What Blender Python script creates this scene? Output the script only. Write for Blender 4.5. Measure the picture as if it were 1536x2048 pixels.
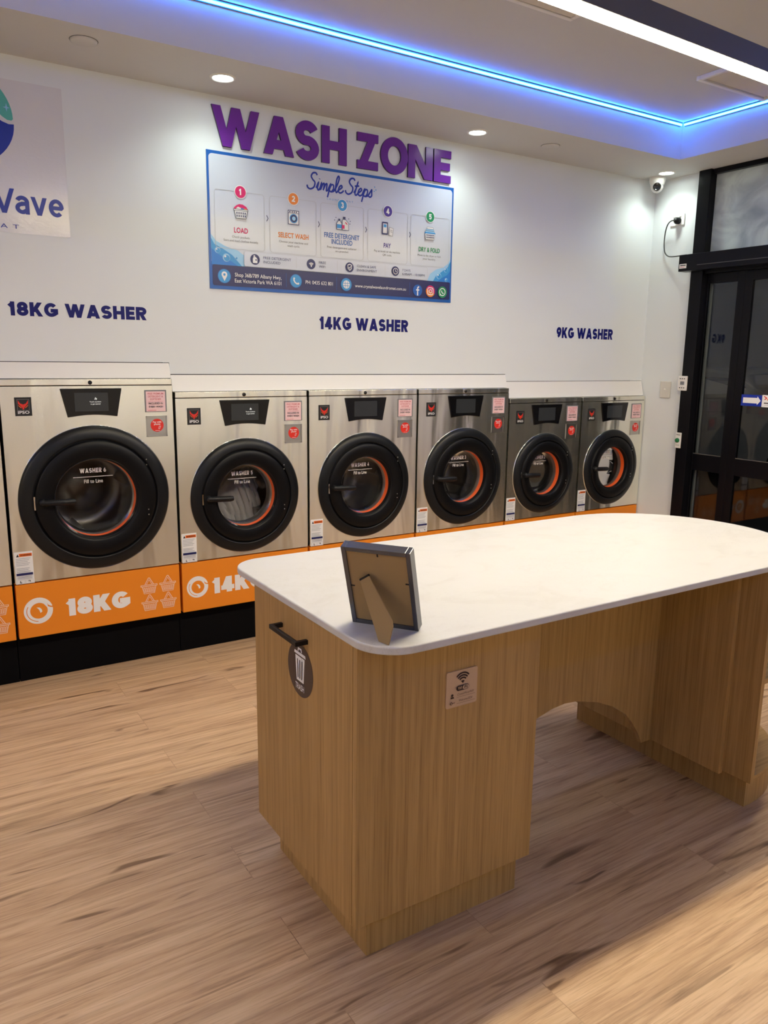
import bpy, math, random
from mathutils import Vector, Matrix
from math import sin, cos, pi, radians

for o in list(bpy.data.objects):
    bpy.data.objects.remove(o)
SC = bpy.context.scene
COL = SC.collection
random.seed(7)

# ------------------------------------------------------------------ camera, world, exposure
CAM = Vector((0.0, -3.7072, 1.5))
FPX, YAW, PITCH, ROLL = 1550.17, radians(32.3822), radians(11.2349), radians(0.7444)
Fv = Vector((sin(YAW) * cos(PITCH), cos(YAW) * cos(PITCH), -sin(PITCH)))
Rv = Vector((cos(YAW), -sin(YAW), 0))
Uv = Rv.cross(Fv)
Rr = Rv * cos(ROLL) + Uv * sin(ROLL)
Ur = -Rv * sin(ROLL) + Uv * cos(ROLL)
cd = bpy.data.cameras.new('camera')
cd.sensor_fit = 'VERTICAL'
cd.sensor_height = 36
cd.lens = FPX * 36 / 2048
cd.clip_start = 0.05
cam = bpy.data.objects.new('camera', cd)
cam.matrix_world = Matrix(((Rr.x, Ur.x, -Fv.x, CAM.x), (Rr.y, Ur.y, -Fv.y, CAM.y), (Rr.z, Ur.z, -Fv.z, CAM.z), (0, 0, 0, 1)))
COL.objects.link(cam)
SC.camera = cam

world = bpy.data.worlds.new('night_sky')
SC.world = world
world.use_nodes = True
world.node_tree.nodes['Background'].inputs[0].default_value = (0.010, 0.013, 0.020, 1)
world.node_tree.nodes['Background'].inputs[1].default_value = 0.5

SC.view_settings.view_transform = 'Standard'
SC.view_settings.look = 'None'
SC.view_settings.gamma = 1
SC.view_settings.use_curve_mapping = False
SC.view_settings.exposure = 0.0

# light levels of the room's lamps; the rear pendant is added fill
PENDANT_RADIANCE = 148.0
LEFT_RADIANCE = 105.0
PENDANT_COLOR = (1.0, 0.865, 0.61)
REAR_FILL_RADIANCE = 11.0
REAR_FILL_COLOR = (1.0, 0.97, 0.93)
LED_RADIANCE = 54.0
LED_COLOR = (0.016, 0.18, 1.0)
DOWN_RADIANCE = 30.0
DOWN_WATTS = 10.5
DOWN_COLOR = (0.88, 1.0, 0.89)

# ------------------------------------------------------------------ helpers: materials
def lin(c):
    return tuple(((v / 255) / 12.92 if v / 255 <= 0.04045 else ((v / 255 + 0.055) / 1.055) ** 2.4) for v in c)

def mat(name, col, rough=0.5, metal=0.0, spec=0.5, emit=None, es=0.0, coat=0.0):
    m = bpy.data.materials.new(name)
    m.use_nodes = True
    b = m.node_tree.nodes['Principled BSDF']
    b.inputs['Base Color'].default_value = (*col, 1)
    b.inputs['Roughness'].default_value = rough
    b.inputs['Metallic'].default_value = metal
    b.inputs['Specular IOR Level'].default_value = spec
    b.inputs['Coat Weight'].default_value = coat
    if emit:
        b.inputs['Emission Color'].default_value = (*emit, 1)
        b.inputs['Emission Strength'].default_value = es
    return m

def nodes(m):
    t = m.node_tree
    return t, t.nodes['Principled BSDF'], (lambda k, **kw: _n(t, k, **kw)), t.links.new

def _n(t, k, **kw):
    n = t.nodes.new(k)
    for a, v in kw.items():
        setattr(n, a, v)
    return n

def ramp(t, stops):
    r = t.nodes.new('ShaderNodeValToRGB')
    e = r.color_ramp.elements
    while len(e) < len(stops):
        e.new(0.5)
    for el, (p, c) in zip(e, stops):
        el.position = p
        el.color = (*c, 1)
    return r

def mapped(t, scale, loc=(0, 0, 0), rot=(0, 0, 0)):
    tc = t.nodes.new('ShaderNodeTexCoord')
    mp = t.nodes.new('ShaderNodeMapping')
    mp.inputs['Scale'].default_value = scale
    mp.inputs['Location'].default_value = loc
    mp.inputs['Rotation'].default_value = rot
    t.links.new(tc.outputs['Object'], mp.inputs['Vector'])
    return mp

def noise(t, vec, scale=1.0, detail=4.0, rough=0.55, dist=0.0):
    n = t.nodes.new('ShaderNodeTexNoise')
    n.inputs['Scale'].default_value = scale
    n.inputs['Detail'].default_value = detail
    n.inputs['Roughness'].default_value = rough
    n.inputs['Distortion'].default_value = dist
    t.links.new(vec, n.inputs['Vector'])
    return n

def mixc(t, fac, a, b, mode='MIX'):
    n = t.nodes.new('ShaderNodeMix')
    n.data_type = 'RGBA'
    n.blend_type = mode
    for v, k in ((fac, 0), (a, 6), (b, 7)):
        if isinstance(v, (int, float)):
            n.inputs[k].default_value = v
        elif isinstance(v, tuple):
            n.inputs[k].default_value = (*v, 1)
        else:
            t.links.new(v, n.inputs[k])
    return n.outputs[2]

def bump(t, b, h, strength=0.1, dist=0.001):
    n = t.nodes.new('ShaderNodeBump')
    n.inputs['Strength'].default_value = strength
    n.inputs['Distance'].default_value = dist
    t.links.new(h, n.inputs['Height'])
    t.links.new(n.outputs[0], b.inputs['Normal'])
    return n

# ------------------------------------------------------------------ helpers: objects
def tag(o, label=None, cat=None, group=None, kind=None):
    for k, v in (('label', label), ('category', cat), ('group', group), ('kind', kind)):
        if v:
            o[k] = v
    return o

def thing(name, label, cat, loc=(0, 0, 0), rotz=0.0, group=None):
    o = bpy.data.objects.new(name, None)
    o.empty_display_size = 0.1
    COL.objects.link(o)
    o.location = loc
    o.rotation_euler = (0, 0, rotz)
    return tag(o, label, cat, group)

class MB:
    """collects shapes that make up one mesh object"""
    def __init__(s):
        s.v, s.f, s.m, s.s = [], [], [], []

    def add(s, vs, fs, m=0, smooth=False):
        b = len(s.v)
        s.v += [tuple(p) for p in vs]
        for f in fs:
            s.f.append([b + i for i in f])
            s.m.append(m)
            s.s.append(smooth)
        return s

    def box(s, x0, x1, y0, y1, z0, z1, m=0):
        v = [(x, y, z) for z in (z0, z1) for y in (y0, y1) for x in (x0, x1)]
        return s.add(v, [(0, 2, 3, 1), (4, 5, 7, 6), (0, 1, 5, 4), (2, 6, 7, 3), (0, 4, 6, 2), (1, 3, 7, 5)], m)

    def prism(s, poly, axis, a, b, m=0, smooth_side=False):
        """polygon extruded along an axis. axis x: poly is (y,z); y: (x,z); z: (x,y)"""
        def P(p, t):
            return {'x': (t, p[0], p[1]), 'y': (p[0], t, p[1]), 'z': (p[0], p[1], t)}[axis]
        n = len(poly)
        vs = [P(p, a) for p in poly] + [P(p, b) for p in poly]
        area = sum(poly[i][0] * poly[(i + 1) % n][1] - poly[(i + 1) % n][0] * poly[i][1] for i in range(n))
        flip = (area > 0) == (axis != 'y')
        if a > b:
            flip = not flip
        bot = list(range(n))
        top = list(range(n, 2 * n))
        side = [(i, (i + 1) % n, n + (i + 1) % n, n + i) for i in range(n)]
        fs = [bot[::-1] if flip else bot, top if flip else top[::-1]]
        s.add(vs, fs, m)
        k = len(s.v) - 2 * n
        for q in side:
            q = q if flip else q[::-1]
            s.f.append([k + i for i in q])
            s.m.append(m)
            s.s.append(smooth_side)
        return s

    def lathe(s, prof, c, axis='y', seg=64, m=0, smooth=True, close=False):
        """prof: list of (radius, offset along axis)"""
        vs, fs = [], []
        for r, h in prof:
            for i in range(seg):
                a = 2 * pi * i / seg
                u, w = r * cos(a), r * sin(a)
                vs.append({'y': (c[0] + u, c[1] + h, c[2] + w), 'z': (c[0] + u, c[1] + w, c[2] + h), 'x': (c[0] + h, c[1] + u, c[2] + w)}[axis])
        n = len(prof)
        for j in range(n if close else n - 1):
            k = (j + 1) % n
            for i in range(seg):
                i2 = (i + 1) % seg
                q = (j * seg + i, j * seg + i2, k * seg + i2, k * seg + i)
                fs.append(q)
        return s.add(vs, fs, m, smooth)

    def disc(s, c, r, axis='y', seg=48, m=0):
        vs = []
        for i in range(seg):
            a = 2 * pi * i / seg
            u, w = r * cos(a), r * sin(a)
            vs.append({'y': (c[0] + u, c[1], c[2] + w), 'z': (c[0] + u, c[1] + w, c[2]), 'x': (c[0], c[1] + u, c[2] + w)}[axis])
        return s.add(vs, [list(range(seg))], m)

    def tube(s, pts, r, seg=10, m=0, caps=True):
        pts = [Vector(p) for p in pts]
        rings = []
        up = None
        for i, p in enumerate(pts):
            d = (pts[min(i + 1, len(pts) - 1)] - pts[max(i - 1, 0)]).normalized()
            if up is None:
                up = Vector((0, 0, 1)) if abs(d.z) < 0.9 else Vector((1, 0, 0))
            a = d.cross(up).normalized()
            b = a.cross(d).normalized()
            up = b
            rr = r[i] if isinstance(r, (list, tuple)) else r
            rings.append([p + a * rr * cos(2 * pi * k / seg) + b * rr * sin(2 * pi * k / seg) for k in range(seg)])
        vs = [q for g in rings for q in g]
        fs = []
        for j in range(len(rings) - 1):
            for k in range(seg):
                k2 = (k + 1) % seg
                fs.append((j * seg + k, (j + 1) * seg + k, (j + 1) * seg + k2, j * seg + k2))
        s.add(vs, fs, m, True)
        if caps:
            s.add(rings[0], [list(range(seg))], m)
            s.add(rings[-1], [list(range(seg))[::-1]], m)
        return s

    def build(s, name, mats, parent=None, bevel=0.0, seg=2, fix=False):
        me = bpy.data.meshes.new(name)
        me.from_pydata(s.v, [], s.f)
        for m in (mats if isinstance(mats, (list, tuple)) else [mats]):
            me.materials.append(m)
        me.polygons.foreach_set('material_index', s.m)
        me.polygons.foreach_set('use_smooth', s.s)
        me.update()
        if fix:
            import bmesh
            bm = bmesh.new()
            bm.from_mesh(me)
            bmesh.ops.recalc_face_normals(bm, faces=bm.faces)
            bm.to_mesh(me)
            bm.free()
        o = bpy.data.objects.new(name, me)
        COL.objects.link(o)
        if parent:
            o.parent = parent
        if bevel:
            b = o.modifiers.new('bevel', 'BEVEL')
            b.width = bevel
            b.segments = seg
            b.limit_method = 'ANGLE'
            b.angle_limit = radians(40)
        return o

# ------------------------------------------------------------------ helpers: lettering
def arc(cx, cy, rx, ry, a0, a1, n=14):
    return [(cx + rx * cos(radians(a0 + (a1 - a0) * i / n)), cy + ry * sin(radians(a0 + (a1 - a0) * i / n))) for i in range(n + 1)]

# stroke glyphs in a unit box: L square ends, N plain ends, D diagonal cut at cap height and baseline, X cut at all sides, P closed
GL = {
    ' ': (0.34, []),
    'A': (0.86, [('D', [(0, 0), (.5, 1)]), ('D', [(1, 0), (.5, 1)]), ('N', [(.16, .20), (.84, .20)])]),
    'E': (0.60, [('L', [(0, 0), (0, 1)]), ('L', [(0, 1), (1, 1)]), ('L', [(0, .5), (.9, .5)]), ('L', [(0, 0), (1, 0)])]),
    'G': (0.84, [('N', arc(.5, .5, .5, .5, 42, 300, 26) + [(.8, .08), (1, .2), (1, .44)]), ('L', [(.66, .44), (1, .44)])]),
    'H': (0.76, [('L', [(0, 0), (0, 1)]), ('L', [(1, 0), (1, 1)]), ('N', [(0, .5), (1, .5)])]),
    'K': (0.78, [('L', [(0, 0), (0, 1)]), ('D', [(.10, .30), (.94, 1)]), ('D', [(.34, .62), (1, 0)])]),
    'N': (0.82, [('L', [(0, 0), (0, 1)]), ('L', [(1, 0), (1, 1)]), ('X', [(0, 1), (1, 0)])]),
    'O': (0.92, [('P', arc(.5, .5, .5, .5, 0, 360, 40)[:-1])]),
    'R': (0.72, [('L', [(0, 0), (0, 1)]), ('N', [(0, 1), (.5, 1)] + arc(.58, .75, .42, .25, 90, -90, 12) + [(.5, .5), (0, .5)]), ('D', [(.42, .52), (.98, 0)])]),
    'S': (0.70, [('N', arc(.5, .745, .48, .255, 22, 250, 18) + arc(.5, .255, .5, .255, 78, -160, 18))]),
    'W': (1.26, [('D', [(0, 1), (.26, 0)]), ('D', [(.26, 0), (.5, 1)]), ('D', [(.5, 1), (.74, 0)]), ('D', [(.74, 0), (1, 1)])]),
    'Z': (0.72, [('L', [(0, 1), (1, 1)]), ('L', [(0, 0), (1, 0)]), ('X', [(1, 1), (0, 0)])]),
    '1': (0.46, [('L', [(.85, 0), (.85, 1)]), ('N', [(.88, .98), (-.12, .72)])]),
    '2': (0.64, [('N', arc(.5, .7, .48, .3, 165, -30, 16) + [(.0, 0)]), ('L', [(0, 0), (1, 0)])]),
    '3': (0.62, [('N', arc(.46, .76, .46, .24, 150, -90, 16)), ('N', arc(.46, .26, .54, .26, 90, -155, 16))]),
    '4': (0.70, [('X', [(.68, 1), (0, .24)]), ('L', [(0, .22), (1, .22)]), ('L', [(.7, 0), (.7, 1)])]),
    '5': (0.62, [('L', [(.08, .52), (.08, 1)]), ('L', [(.08, 1), (.92, 1)]), ('N', [(.08, .58)] + arc(.46, .31, .54, .31, 80, -155, 16))]),
    '6': (0.66, [('P', arc(.5, .3, .5, .3, 0, 360, 24)[:-1]), ('N', [(0, .3), (.12, .62), (.4, .86), (.8, 1)])]),
    '7': (0.60, [('L', [(0, 1), (1, 1)]), ('X', [(1, 1), (.25, 0)])]),
    '8': (0.68, [('P', arc(.5, .75, .44, .25, 0, 360, 24)[:-1]), ('P', arc(.5, .25, .5, .25, 0, 360, 24)[:-1])]),
    '9': (0.66, [('P', arc(.5, .7, .5, .3, 0, 360, 24)[:-1]), ('N', [(1, .7), (.88, .38), (.6, .14), (.2, 0)])]),
    'a': (0.56, [('L', [(1, 0), (1, .46)]), ('N', [(1, .46)] + arc(.5, .50, .5, .22, 20, 160, 10)), ('N', [(1, .42), (.5, .42)] + arc(.5, .2, .5, .2, 95, 280, 12) + [(1, .12)])]),
    'v': (0.66, [('V', [(0, .72), (.5, 0)]), ('V', [(1, .72), (.5, 0)])]),
    'e': (0.62, [('N', [(.04, .36), (1, .36)] + arc(.5, .36, .5, .36, 0, 315, 22))]),
}

def clip(poly, k, lim, keep_less):
    out = []
    for i in range(len(poly)):
        p, q = poly[i], poly[(i + 1) % len(poly)]
        ip = (p[k] <= lim) if keep_less else (p[k] >= lim)
        iq = (q[k] <= lim) if keep_less else (q[k] >= lim)
        if ip:
            out.append(p)
        if ip != iq:
            t = (lim - p[k]) / (q[k] - p[k])
            out.append((p[0] + t * (q[0] - p[0]), p[1] + t * (q[1] - p[1])))
    return out

def stroke(pts, w, closed=False):
    """a polyline widened into quads with mitred joints"""
    pts = [Vector(p) for p in pts]
    n = len(pts)
    L, R = [], []
    for i in range(n):
        d0 = (pts[i] - pts[i - 1]).normalized() if (i > 0 or closed) and (pts[i] - pts[i - 1]).length > 1e-9 else None
        nx = pts[(i + 1) % n]
        d1 = (nx - pts[i]).normalized() if (i < n - 1 or closed) and (nx - pts[i]).length > 1e-9 else None
        d0 = d0 or d1
        d1 = d1 or d0
        t = (d0 + d1)
        t = t.normalized() if t.length > 1e-6 else d1
        nn = Vector((-t.y, t.x))
        c = max(0.5, nn.dot(Vector((-d1.y, d1.x))))
        L.append(pts[i] + nn * (w / 2 / c))
        R.append(pts[i] - nn * (w / 2 / c))
    out = []
    for i in range(n if closed else n - 1):
        j = (i + 1) % n
        out.append([tuple(R[i]), tuple(R[j]), tuple(L[j]), tuple(L[i])])
    return out

def glyph(ch, t, sx=1.0):
    w, strokes = GL[ch]
    w = max(w * sx, t)
    out = []
    top = 0.72 if ch in 'ave' else 1.0
    for si, (mode, pts) in enumerate(strokes):
        if mode in 'DXV':
            (xa, ya), (xb, yb) = pts
            hh = 1.0 if mode != 'V' else 0.72 * (1 - t) + t
            ya, yb = (min(1, ya), min(1, yb)) if mode != 'V' else ((0 if ya == 0 else 1), (0 if yb == 0 else 1))
            ya, yb = ya * hh, yb * hh
            hw = t * .54
            for _ in range(3):
                x0, x1 = hw + xa * (w - 2 * hw), hw + xb * (w - 2 * hw)
                hw = min(.5 * t * math.hypot(x1 - x0, yb - ya) / abs(yb - ya), .45 * w)
            pl = [(x0 - hw, ya), (x0 + hw, ya), (x1 + hw, yb), (x1 - hw, yb)]
            out.append((clip(clip(pl, 0, 0, False), 0, w, True), si))
            continue
        q = [(t / 2 + x * (w - t), t / 2 + y * (1 - t)) for x, y in pts]
        if mode == 'L':
            a, b = Vector(q[0]), Vector(q[1])
            d = (b - a).normalized() * (t / 2)
            q = [tuple(a - d), tuple(b + d)]
        out += [(pl, si + .15 * i) for i, pl in enumerate(stroke(q, t, mode == 'P'))]
    return out, w

def letters(s, h, t, width=None, gap=0.14, sx=1.0):
    """heavy capitals drawn as strokes; returns polygons and the run length"""
    polys, x = [], 0.0
    for ch in s:
        g, w = glyph(ch, t, sx)
        polys += [([(x + a, b) for a, b in pl], k) for pl, k in g]
        x += w + (gap if ch != ' ' else 0)
    x -= gap
    k = (width / (x * h)) if width else 1.0
    return [([(a * h * k, b * h) for a, b in pl], j) for pl, j in polys], x * h * k

DG = None
def font_mesh(s, off=0.0, shear=0.0, space=1.0):
    f = bpy.data.curves.new('lettering', 'FONT')
    f.body = s
    f.offset = off
    f.shear = shear
    f.space_character = space
    f.resolution_u = 3
    o = bpy.data.objects.new('lettering', f)
    me = o.to_mesh()
    v = [(p.co.x, p.co.y) for p in me.vertices]
    fs = [tuple(p.vertices) for p in me.polygons]
    o.to_mesh_clear()
    bpy.data.objects.remove(o)
    bpy.data.curves.remove(f)
    return v, fs

class Print:
    """flat printed shapes lying on a plane; o origin, u right, v up, layers stack outwards"""
    EPS = 0.00025

    def __init__(s, o, u, v, base=0.0005):
        s.o, s.u, s.v_ = Vector(o), Vector(u), Vector(v)
        s.n = s.u.cross(s.v_).normalized()
        s.mb = MB()
        s.mats = []
        s.base = base
        s.ly = 0

    def P(s, p, lay):
        return s.o + s.u * p[0] + s.v_ * p[1] + s.n * (s.base + s.EPS * lay)

    def mi(s, m):
        if m not in s.mats:
            s.mats.append(m)
        return s.mats.index(m)

    def poly(s, pts, m, lay=None):
        if lay is None:
            s.ly += 1
            lay = s.ly
        n = len(pts)
        if sum(pts[i][0] * pts[(i + 1) % n][1] - pts[(i + 1) % n][0] * pts[i][1] for i in range(n)) < 0:
            pts = pts[::-1]
        s.mb.add([s.P(p, lay) for p in pts], [list(range(n))], s.mi(m))
        return s

    def polys(s, pls, m, lay=None, at=(0, 0)):
        if lay is None:
            s.ly += 1
            lay = s.ly
        for pl in pls:
            j = 0
            if isinstance(pl, tuple):
                pl, j = pl
            s.poly([(a + at[0], b + at[1]) for a, b in pl], m, lay + j * .09)
        return s

    def circ(s, c, r, m, ry=None, seg=36):
        return s.poly(arc(c[0], c[1], r, ry or r, 0, 360, seg)[:-1], m)

    def rect(s, x0, y0, x1, y1, m):
        return s.poly([(x0, y0), (x1, y0), (x1, y1), (x0, y1)], m)

    def rr(s, x0, y0, x1, y1, r):
        return arc(x1 - r, y1 - r, r, r, 0, 90, 6) + arc(x0 + r, y1 - r, r, r, 90, 180, 6) + arc(x0 + r, y0 + r, r, r, 180, 270, 6) + arc(x1 - r, y0 + r, r, r, 270, 360, 6)

    def rrect(s, x0, y0, x1, y1, r, m):
        return s.poly(s.rr(x0, y0, x1, y1, r), m)

    def outline(s, pts, w, m, closed=True):
        return s.polys(stroke(pts, w, closed), m)

    def line(s, pts, w, m):
        return s.polys(stroke(pts, w, False), m)

    def caps(s, txt, x, y, h, m, t=0.2, width=None, align='l', gap=0.14, sx=1.0):
        pl, w = letters(txt, h, t, width, gap, sx)
        x -= {'l': 0, 'c': w / 2, 'r': w}[align]
        return s.polys(pl, m, at=(x, y))

    def text(s, txt, x, y, h, m, width=None, align='l', off=0.0, shear=0.0, space=1.0):
        """h: cap height; y: baseline"""
        v, fs = font_mesh(txt, off, shear, space)
        if not v:
            return s
        x0, x1 = min(p[0] for p in v), max(p[0] for p in v)
        k = h / 0.695
        kx = width / (x1 - x0) if width else k
        w = (x1 - x0) * kx
        x -= {'l': 0, 'c': w / 2, 'r': w}[align]
        s.ly += 1
        s.mb.add([s.P((x + (p[0] - x0) * kx, y + p[1] * k), s.ly) for p in v], fs, s.mi(m))
        return s

    def build(s, name, parent=None):
        return s.mb.build(name, s.mats, parent)

# ------------------------------------------------------------------ materials
M = {}
def wall_paint(name, col, rough=0.55):
    m = mat(name, col, rough, spec=0.35)
    t, b, N, L = nodes(m)
    mp = mapped(t, (1, 1, 1))
    n = noise(t, mp.outputs[0], 220, 3)
    bump(t, b, n.outputs[0], 0.05, 0.0006)
    n2 = noise(t, mp.outputs[0], 1.3, 3)
    r = ramp(t, [(0.3, tuple(c * 0.97 for c in col)), (0.7, col)])
    L(n2.outputs[0], r.inputs[0])
    L(r.outputs[0], b.inputs['Base Color'])
    return m
M['wall'] = wall_paint('wall_paint', (0.75, 0.785, 0.815))
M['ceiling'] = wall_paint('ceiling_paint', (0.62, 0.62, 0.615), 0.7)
M['white'] = mat('white_plastic', (0.80, 0.79, 0.77), 0.35)
M['trim'] = mat('white_trim', (0.78, 0.765, 0.76), 0.4)
M['black'] = mat('black_plastic', (0.006, 0.006, 0.008), 0.38, spec=.3)
M['blackgloss'] = mat('black_gloss', (0.004, 0.004, 0.005), 0.08)
M['ring'] = mat('door_ring_black', (0.006, 0.007, 0.009), 0.36, spec=0.28)
M['disc'] = mat('door_disc_black', (0.003, 0.003, 0.004), 0.40, spec=0.2)
M['plinth'] = mat('plinth_black', (0.004, 0.004, 0.005), 0.6, spec=0.05)
M['void'] = mat('dark_gap', (0.004, 0.004, 0.004), 0.9, spec=0.0)
M['orange'] = mat('orange_panel', lin((233, 138, 38)), 0.5, spec=0.25)
M['gasket'] = mat('orange_gasket', lin((222, 88, 14)), 0.45)
M['chrome'] = mat('chrome', (0.75, 0.75, 0.74), 0.15, 1.0)
M['frame'] = mat('door_frame_black', (0.004, 0.004, 0.006), 0.32, spec=0.16)
M['alu'] = mat('dark_aluminium', (0.075, 0.073, 0.072), 0.5, 0.0)
M['ink'] = mat('ink_black', (0.008, 0.008, 0.010), 0.5)
M['grey'] = mat('print_grey', lin((120, 120, 125)), 0.5)
M['lgrey'] = mat('print_light_grey', lin((185, 188, 196)), 0.4)
M['pwhite'] = mat('print_white', lin((236, 236, 238)), 0.45)
M['navy'] = mat('print_navy', lin((28, 34, 92)), 0.35)
M['vinyl'] = mat('vinyl_navy', lin((8, 14, 104)), 0.45, spec=.25)
M['blue'] = mat('print_blue', lin((20, 92, 178)), 0.3)
M['sky'] = mat('print_sky_blue', lin((54, 150, 214)), 0.35)
M['pale'] = mat('print_pale_blue', lin((150, 200, 236)), 0.35)
M['mid'] = mat('print_mid_blue', lin((28, 122, 208)), 0.35)
M['pink'] = mat('print_magenta', lin((214, 24, 104)), 0.4)
M['porange'] = mat('print_orange', lin((232, 132, 44)), 0.4)
M['purple'] = mat('print_purple', lin((70, 44, 148)), 0.4)
M['green'] = mat('print_green', lin((20, 140, 84)), 0.4)
M['yellow'] = mat('print_yellow', lin((236, 190, 70)), 0.4)
M['red'] = mat('print_red', lin((222, 46, 34)), 0.4)
M['rose'] = mat('print_rose', lin((240, 204, 208)), 0.4)
M['rosetext'] = mat('print_rose_red', lin((200, 96, 108)), 0.4)
M['teal'] = mat('print_teal', lin((84, 178, 170)), 0.35)
M['royal'] = mat('print_royal', lin((8, 44, 160)), 0.35)
M['warn'] = mat('print_warning_orange', lin((236, 110, 24)), 0.4)
M['basket'] = mat('print_basket_cream', lin((250, 216, 190)), 0.45)
M['signboard'] = mat('sign_face', lin((204, 210, 224)), 0.22, spec=0.5)
M['acrylic'] = mat('purple_acrylic', lin((104, 36, 148)), 0.28, spec=0.5)
M['acrylic_edge'] = mat('purple_acrylic_edge', lin((52, 20, 78)), 0.4)
M['screen'] = mat('screen_grey', (0.018, 0.019, 0.020), 0.12, emit=(0.9, 0.95, 1.0), es=0.012)
M['glow'] = mat('screen_text', (0.7, 0.75, 0.75), 0.4, emit=(0.9, 0.98, 1.0), es=0.35)
M['card'] = mat('brown_card', lin((154, 130, 94)), 0.8, spec=0.1)
M['plywood'] = mat('pale_plywood', lin((196, 166, 136)), 0.6, spec=0.2)
M['burnt'] = mat('burnt_engraving', lin((44, 18, 10)), 0.7)
M['brown'] = mat('sticker_brown', lin((62, 46, 42)), 0.4)
M['cable'] = mat('grey_cable', (0.05, 0.052, 0.055), 0.5)
M['lens'] = mat('camera_lens', (0.01, 0.01, 0.012), 0.05)
M['greenbtn'] = mat('green_button', lin((10, 110, 60)), 0.3)
M['cloth'] = mat('white_cotton', (0.62, 0.61, 0.60), 0.9, spec=0.1)
M['drum'] = mat('drum_steel', (0.30, 0.29, 0.28), 0.35, 1.0)
M['pave'] = mat('asphalt', (0.05, 0.05, 0.052), 0.9)
M['pier'] = wall_paint('pale_render', (0.85, 0.84, 0.80), 0.8)
M['carpaint'] = mat('car_paint', (0.55, 0.56, 0.58), 0.3, coat=0.5)
M['tyre'] = mat('tyre_rubber', (0.02, 0.02, 0.02), 0.8)
M['carglass'] = mat('car_glass', (0.02, 0.02, 0.025), 0.05)
M['film'] = mat('frosted_film', (0.36, 0.36, 0.42), 0.4, spec=0.4)
M['far'] = wall_paint('far_wall_paint', (0.88, 0.84, 0.74), 0.6)

def em(name, col, s):
    m = bpy.data.materials.new(name)
    m.use_nodes = True
    t = m.node_tree
    t.nodes.remove(t.nodes['Principled BSDF'])
    e = t.nodes.new('ShaderNodeEmission')
    e.inputs[0].default_value = (*col, 1)
    e.inputs[1].default_value = s
    t.links.new(e.outputs[0], t.nodes['Material Output'].inputs[0])
    return m
M['pendant'] = em('pendant_diffuser', PENDANT_COLOR, PENDANT_RADIANCE)
M['pendant_left'] = em('left_pendant_diffuser', PENDANT_COLOR, LEFT_RADIANCE)
M['rear_fill'] = em('rear_fill_diffuser', REAR_FILL_COLOR, REAR_FILL_RADIANCE)
M['led'] = em('blue_led_strip', LED_COLOR, LED_RADIANCE)
M['down'] = em('downlight_lens', DOWN_COLOR, DOWN_RADIANCE)

def glassmat(name, tint, rough=0.0, refl=1.0):
    """thin glazing: clear with a mirror-like surface reflection"""
    m = bpy.data.materials.new(name)
    m.use_nodes = True
    t = m.node_tree
    t.nodes.remove(t.nodes['Principled BSDF'])
    tr = t.nodes.new('ShaderNodeBsdfTransparent')
    tr.inputs[0].default_value = (*tint, 1)
    gl = t.nodes.new('ShaderNodeBsdfGlossy')
    gl.inputs['Roughness'].default_value = rough
    fr = t.nodes.new('ShaderNodeFresnel')
    fr.inputs[0].default_value = 1.5
    mu = t.nodes.new('ShaderNodeMath')
    mu.operation = 'MULTIPLY'
    mu.inputs[1].default_value = refl
    t.links.new(fr.outputs[0], mu.inputs[0])
    mx = t.nodes.new('ShaderNodeMixShader')
    t.links.new(mu.outputs[0], mx.inputs[0])
    t.links.new(tr.outputs[0], mx.inputs[1])
    t.links.new(gl.outputs[0], mx.inputs[2])
    t.links.new(mx.outputs[0], t.nodes['Material Output'].inputs[0])
    return m
M['glass'] = glassmat('door_glazing', (0.80, 0.83, 0.85), refl=0.85)
M['wglass'] = glassmat('washer_glass', (0.66, 0.66, 0.66), refl=0.9)

def steel():
    m = mat('brushed_steel', (0.91, 0.90, 0.81), 0.27, 1.0)
    t, b, N, L = nodes(m)
    b.inputs['Anisotropic'].default_value = 0.75
    b.inputs['Anisotropic Rotation'].default_value = 0.25
    tg = t.nodes.new('ShaderNodeTangent')
    tg.direction_type = 'RADIAL'
    tg.axis = 'Z'
    L(tg.outputs[0], b.inputs['Tangent'])
    mp = mapped(t, (4.2, 4.2, 0.8))
    n = noise(t, mp.outputs[0], 1.6, 2, 0.4, 0.3)
    mp2 = mapped(t, (3, 3, 420))
    n2 = noise(t, mp2.outputs[0], 1, 3, 0.6)
    ad = t.nodes.new('ShaderNodeMath')
    ad.operation = 'MULTIPLY_ADD'
    ad.inputs[1].default_value = 0.0004
    L(n2.outputs[0], ad.inputs[0])
    L(n.outputs[0], ad.inputs[2])
    bump(t, b, n.outputs[0], 0.8, 0.02)
    r = ramp(t, [(0.3, (0.27,) * 3), (0.75, (0.30,) * 3)])
    return m
M['steel'] = steel()
M['steelflat'] = mat('plain_steel', (0.55, 0.54, 0.52), 0.3, 1.0)

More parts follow.
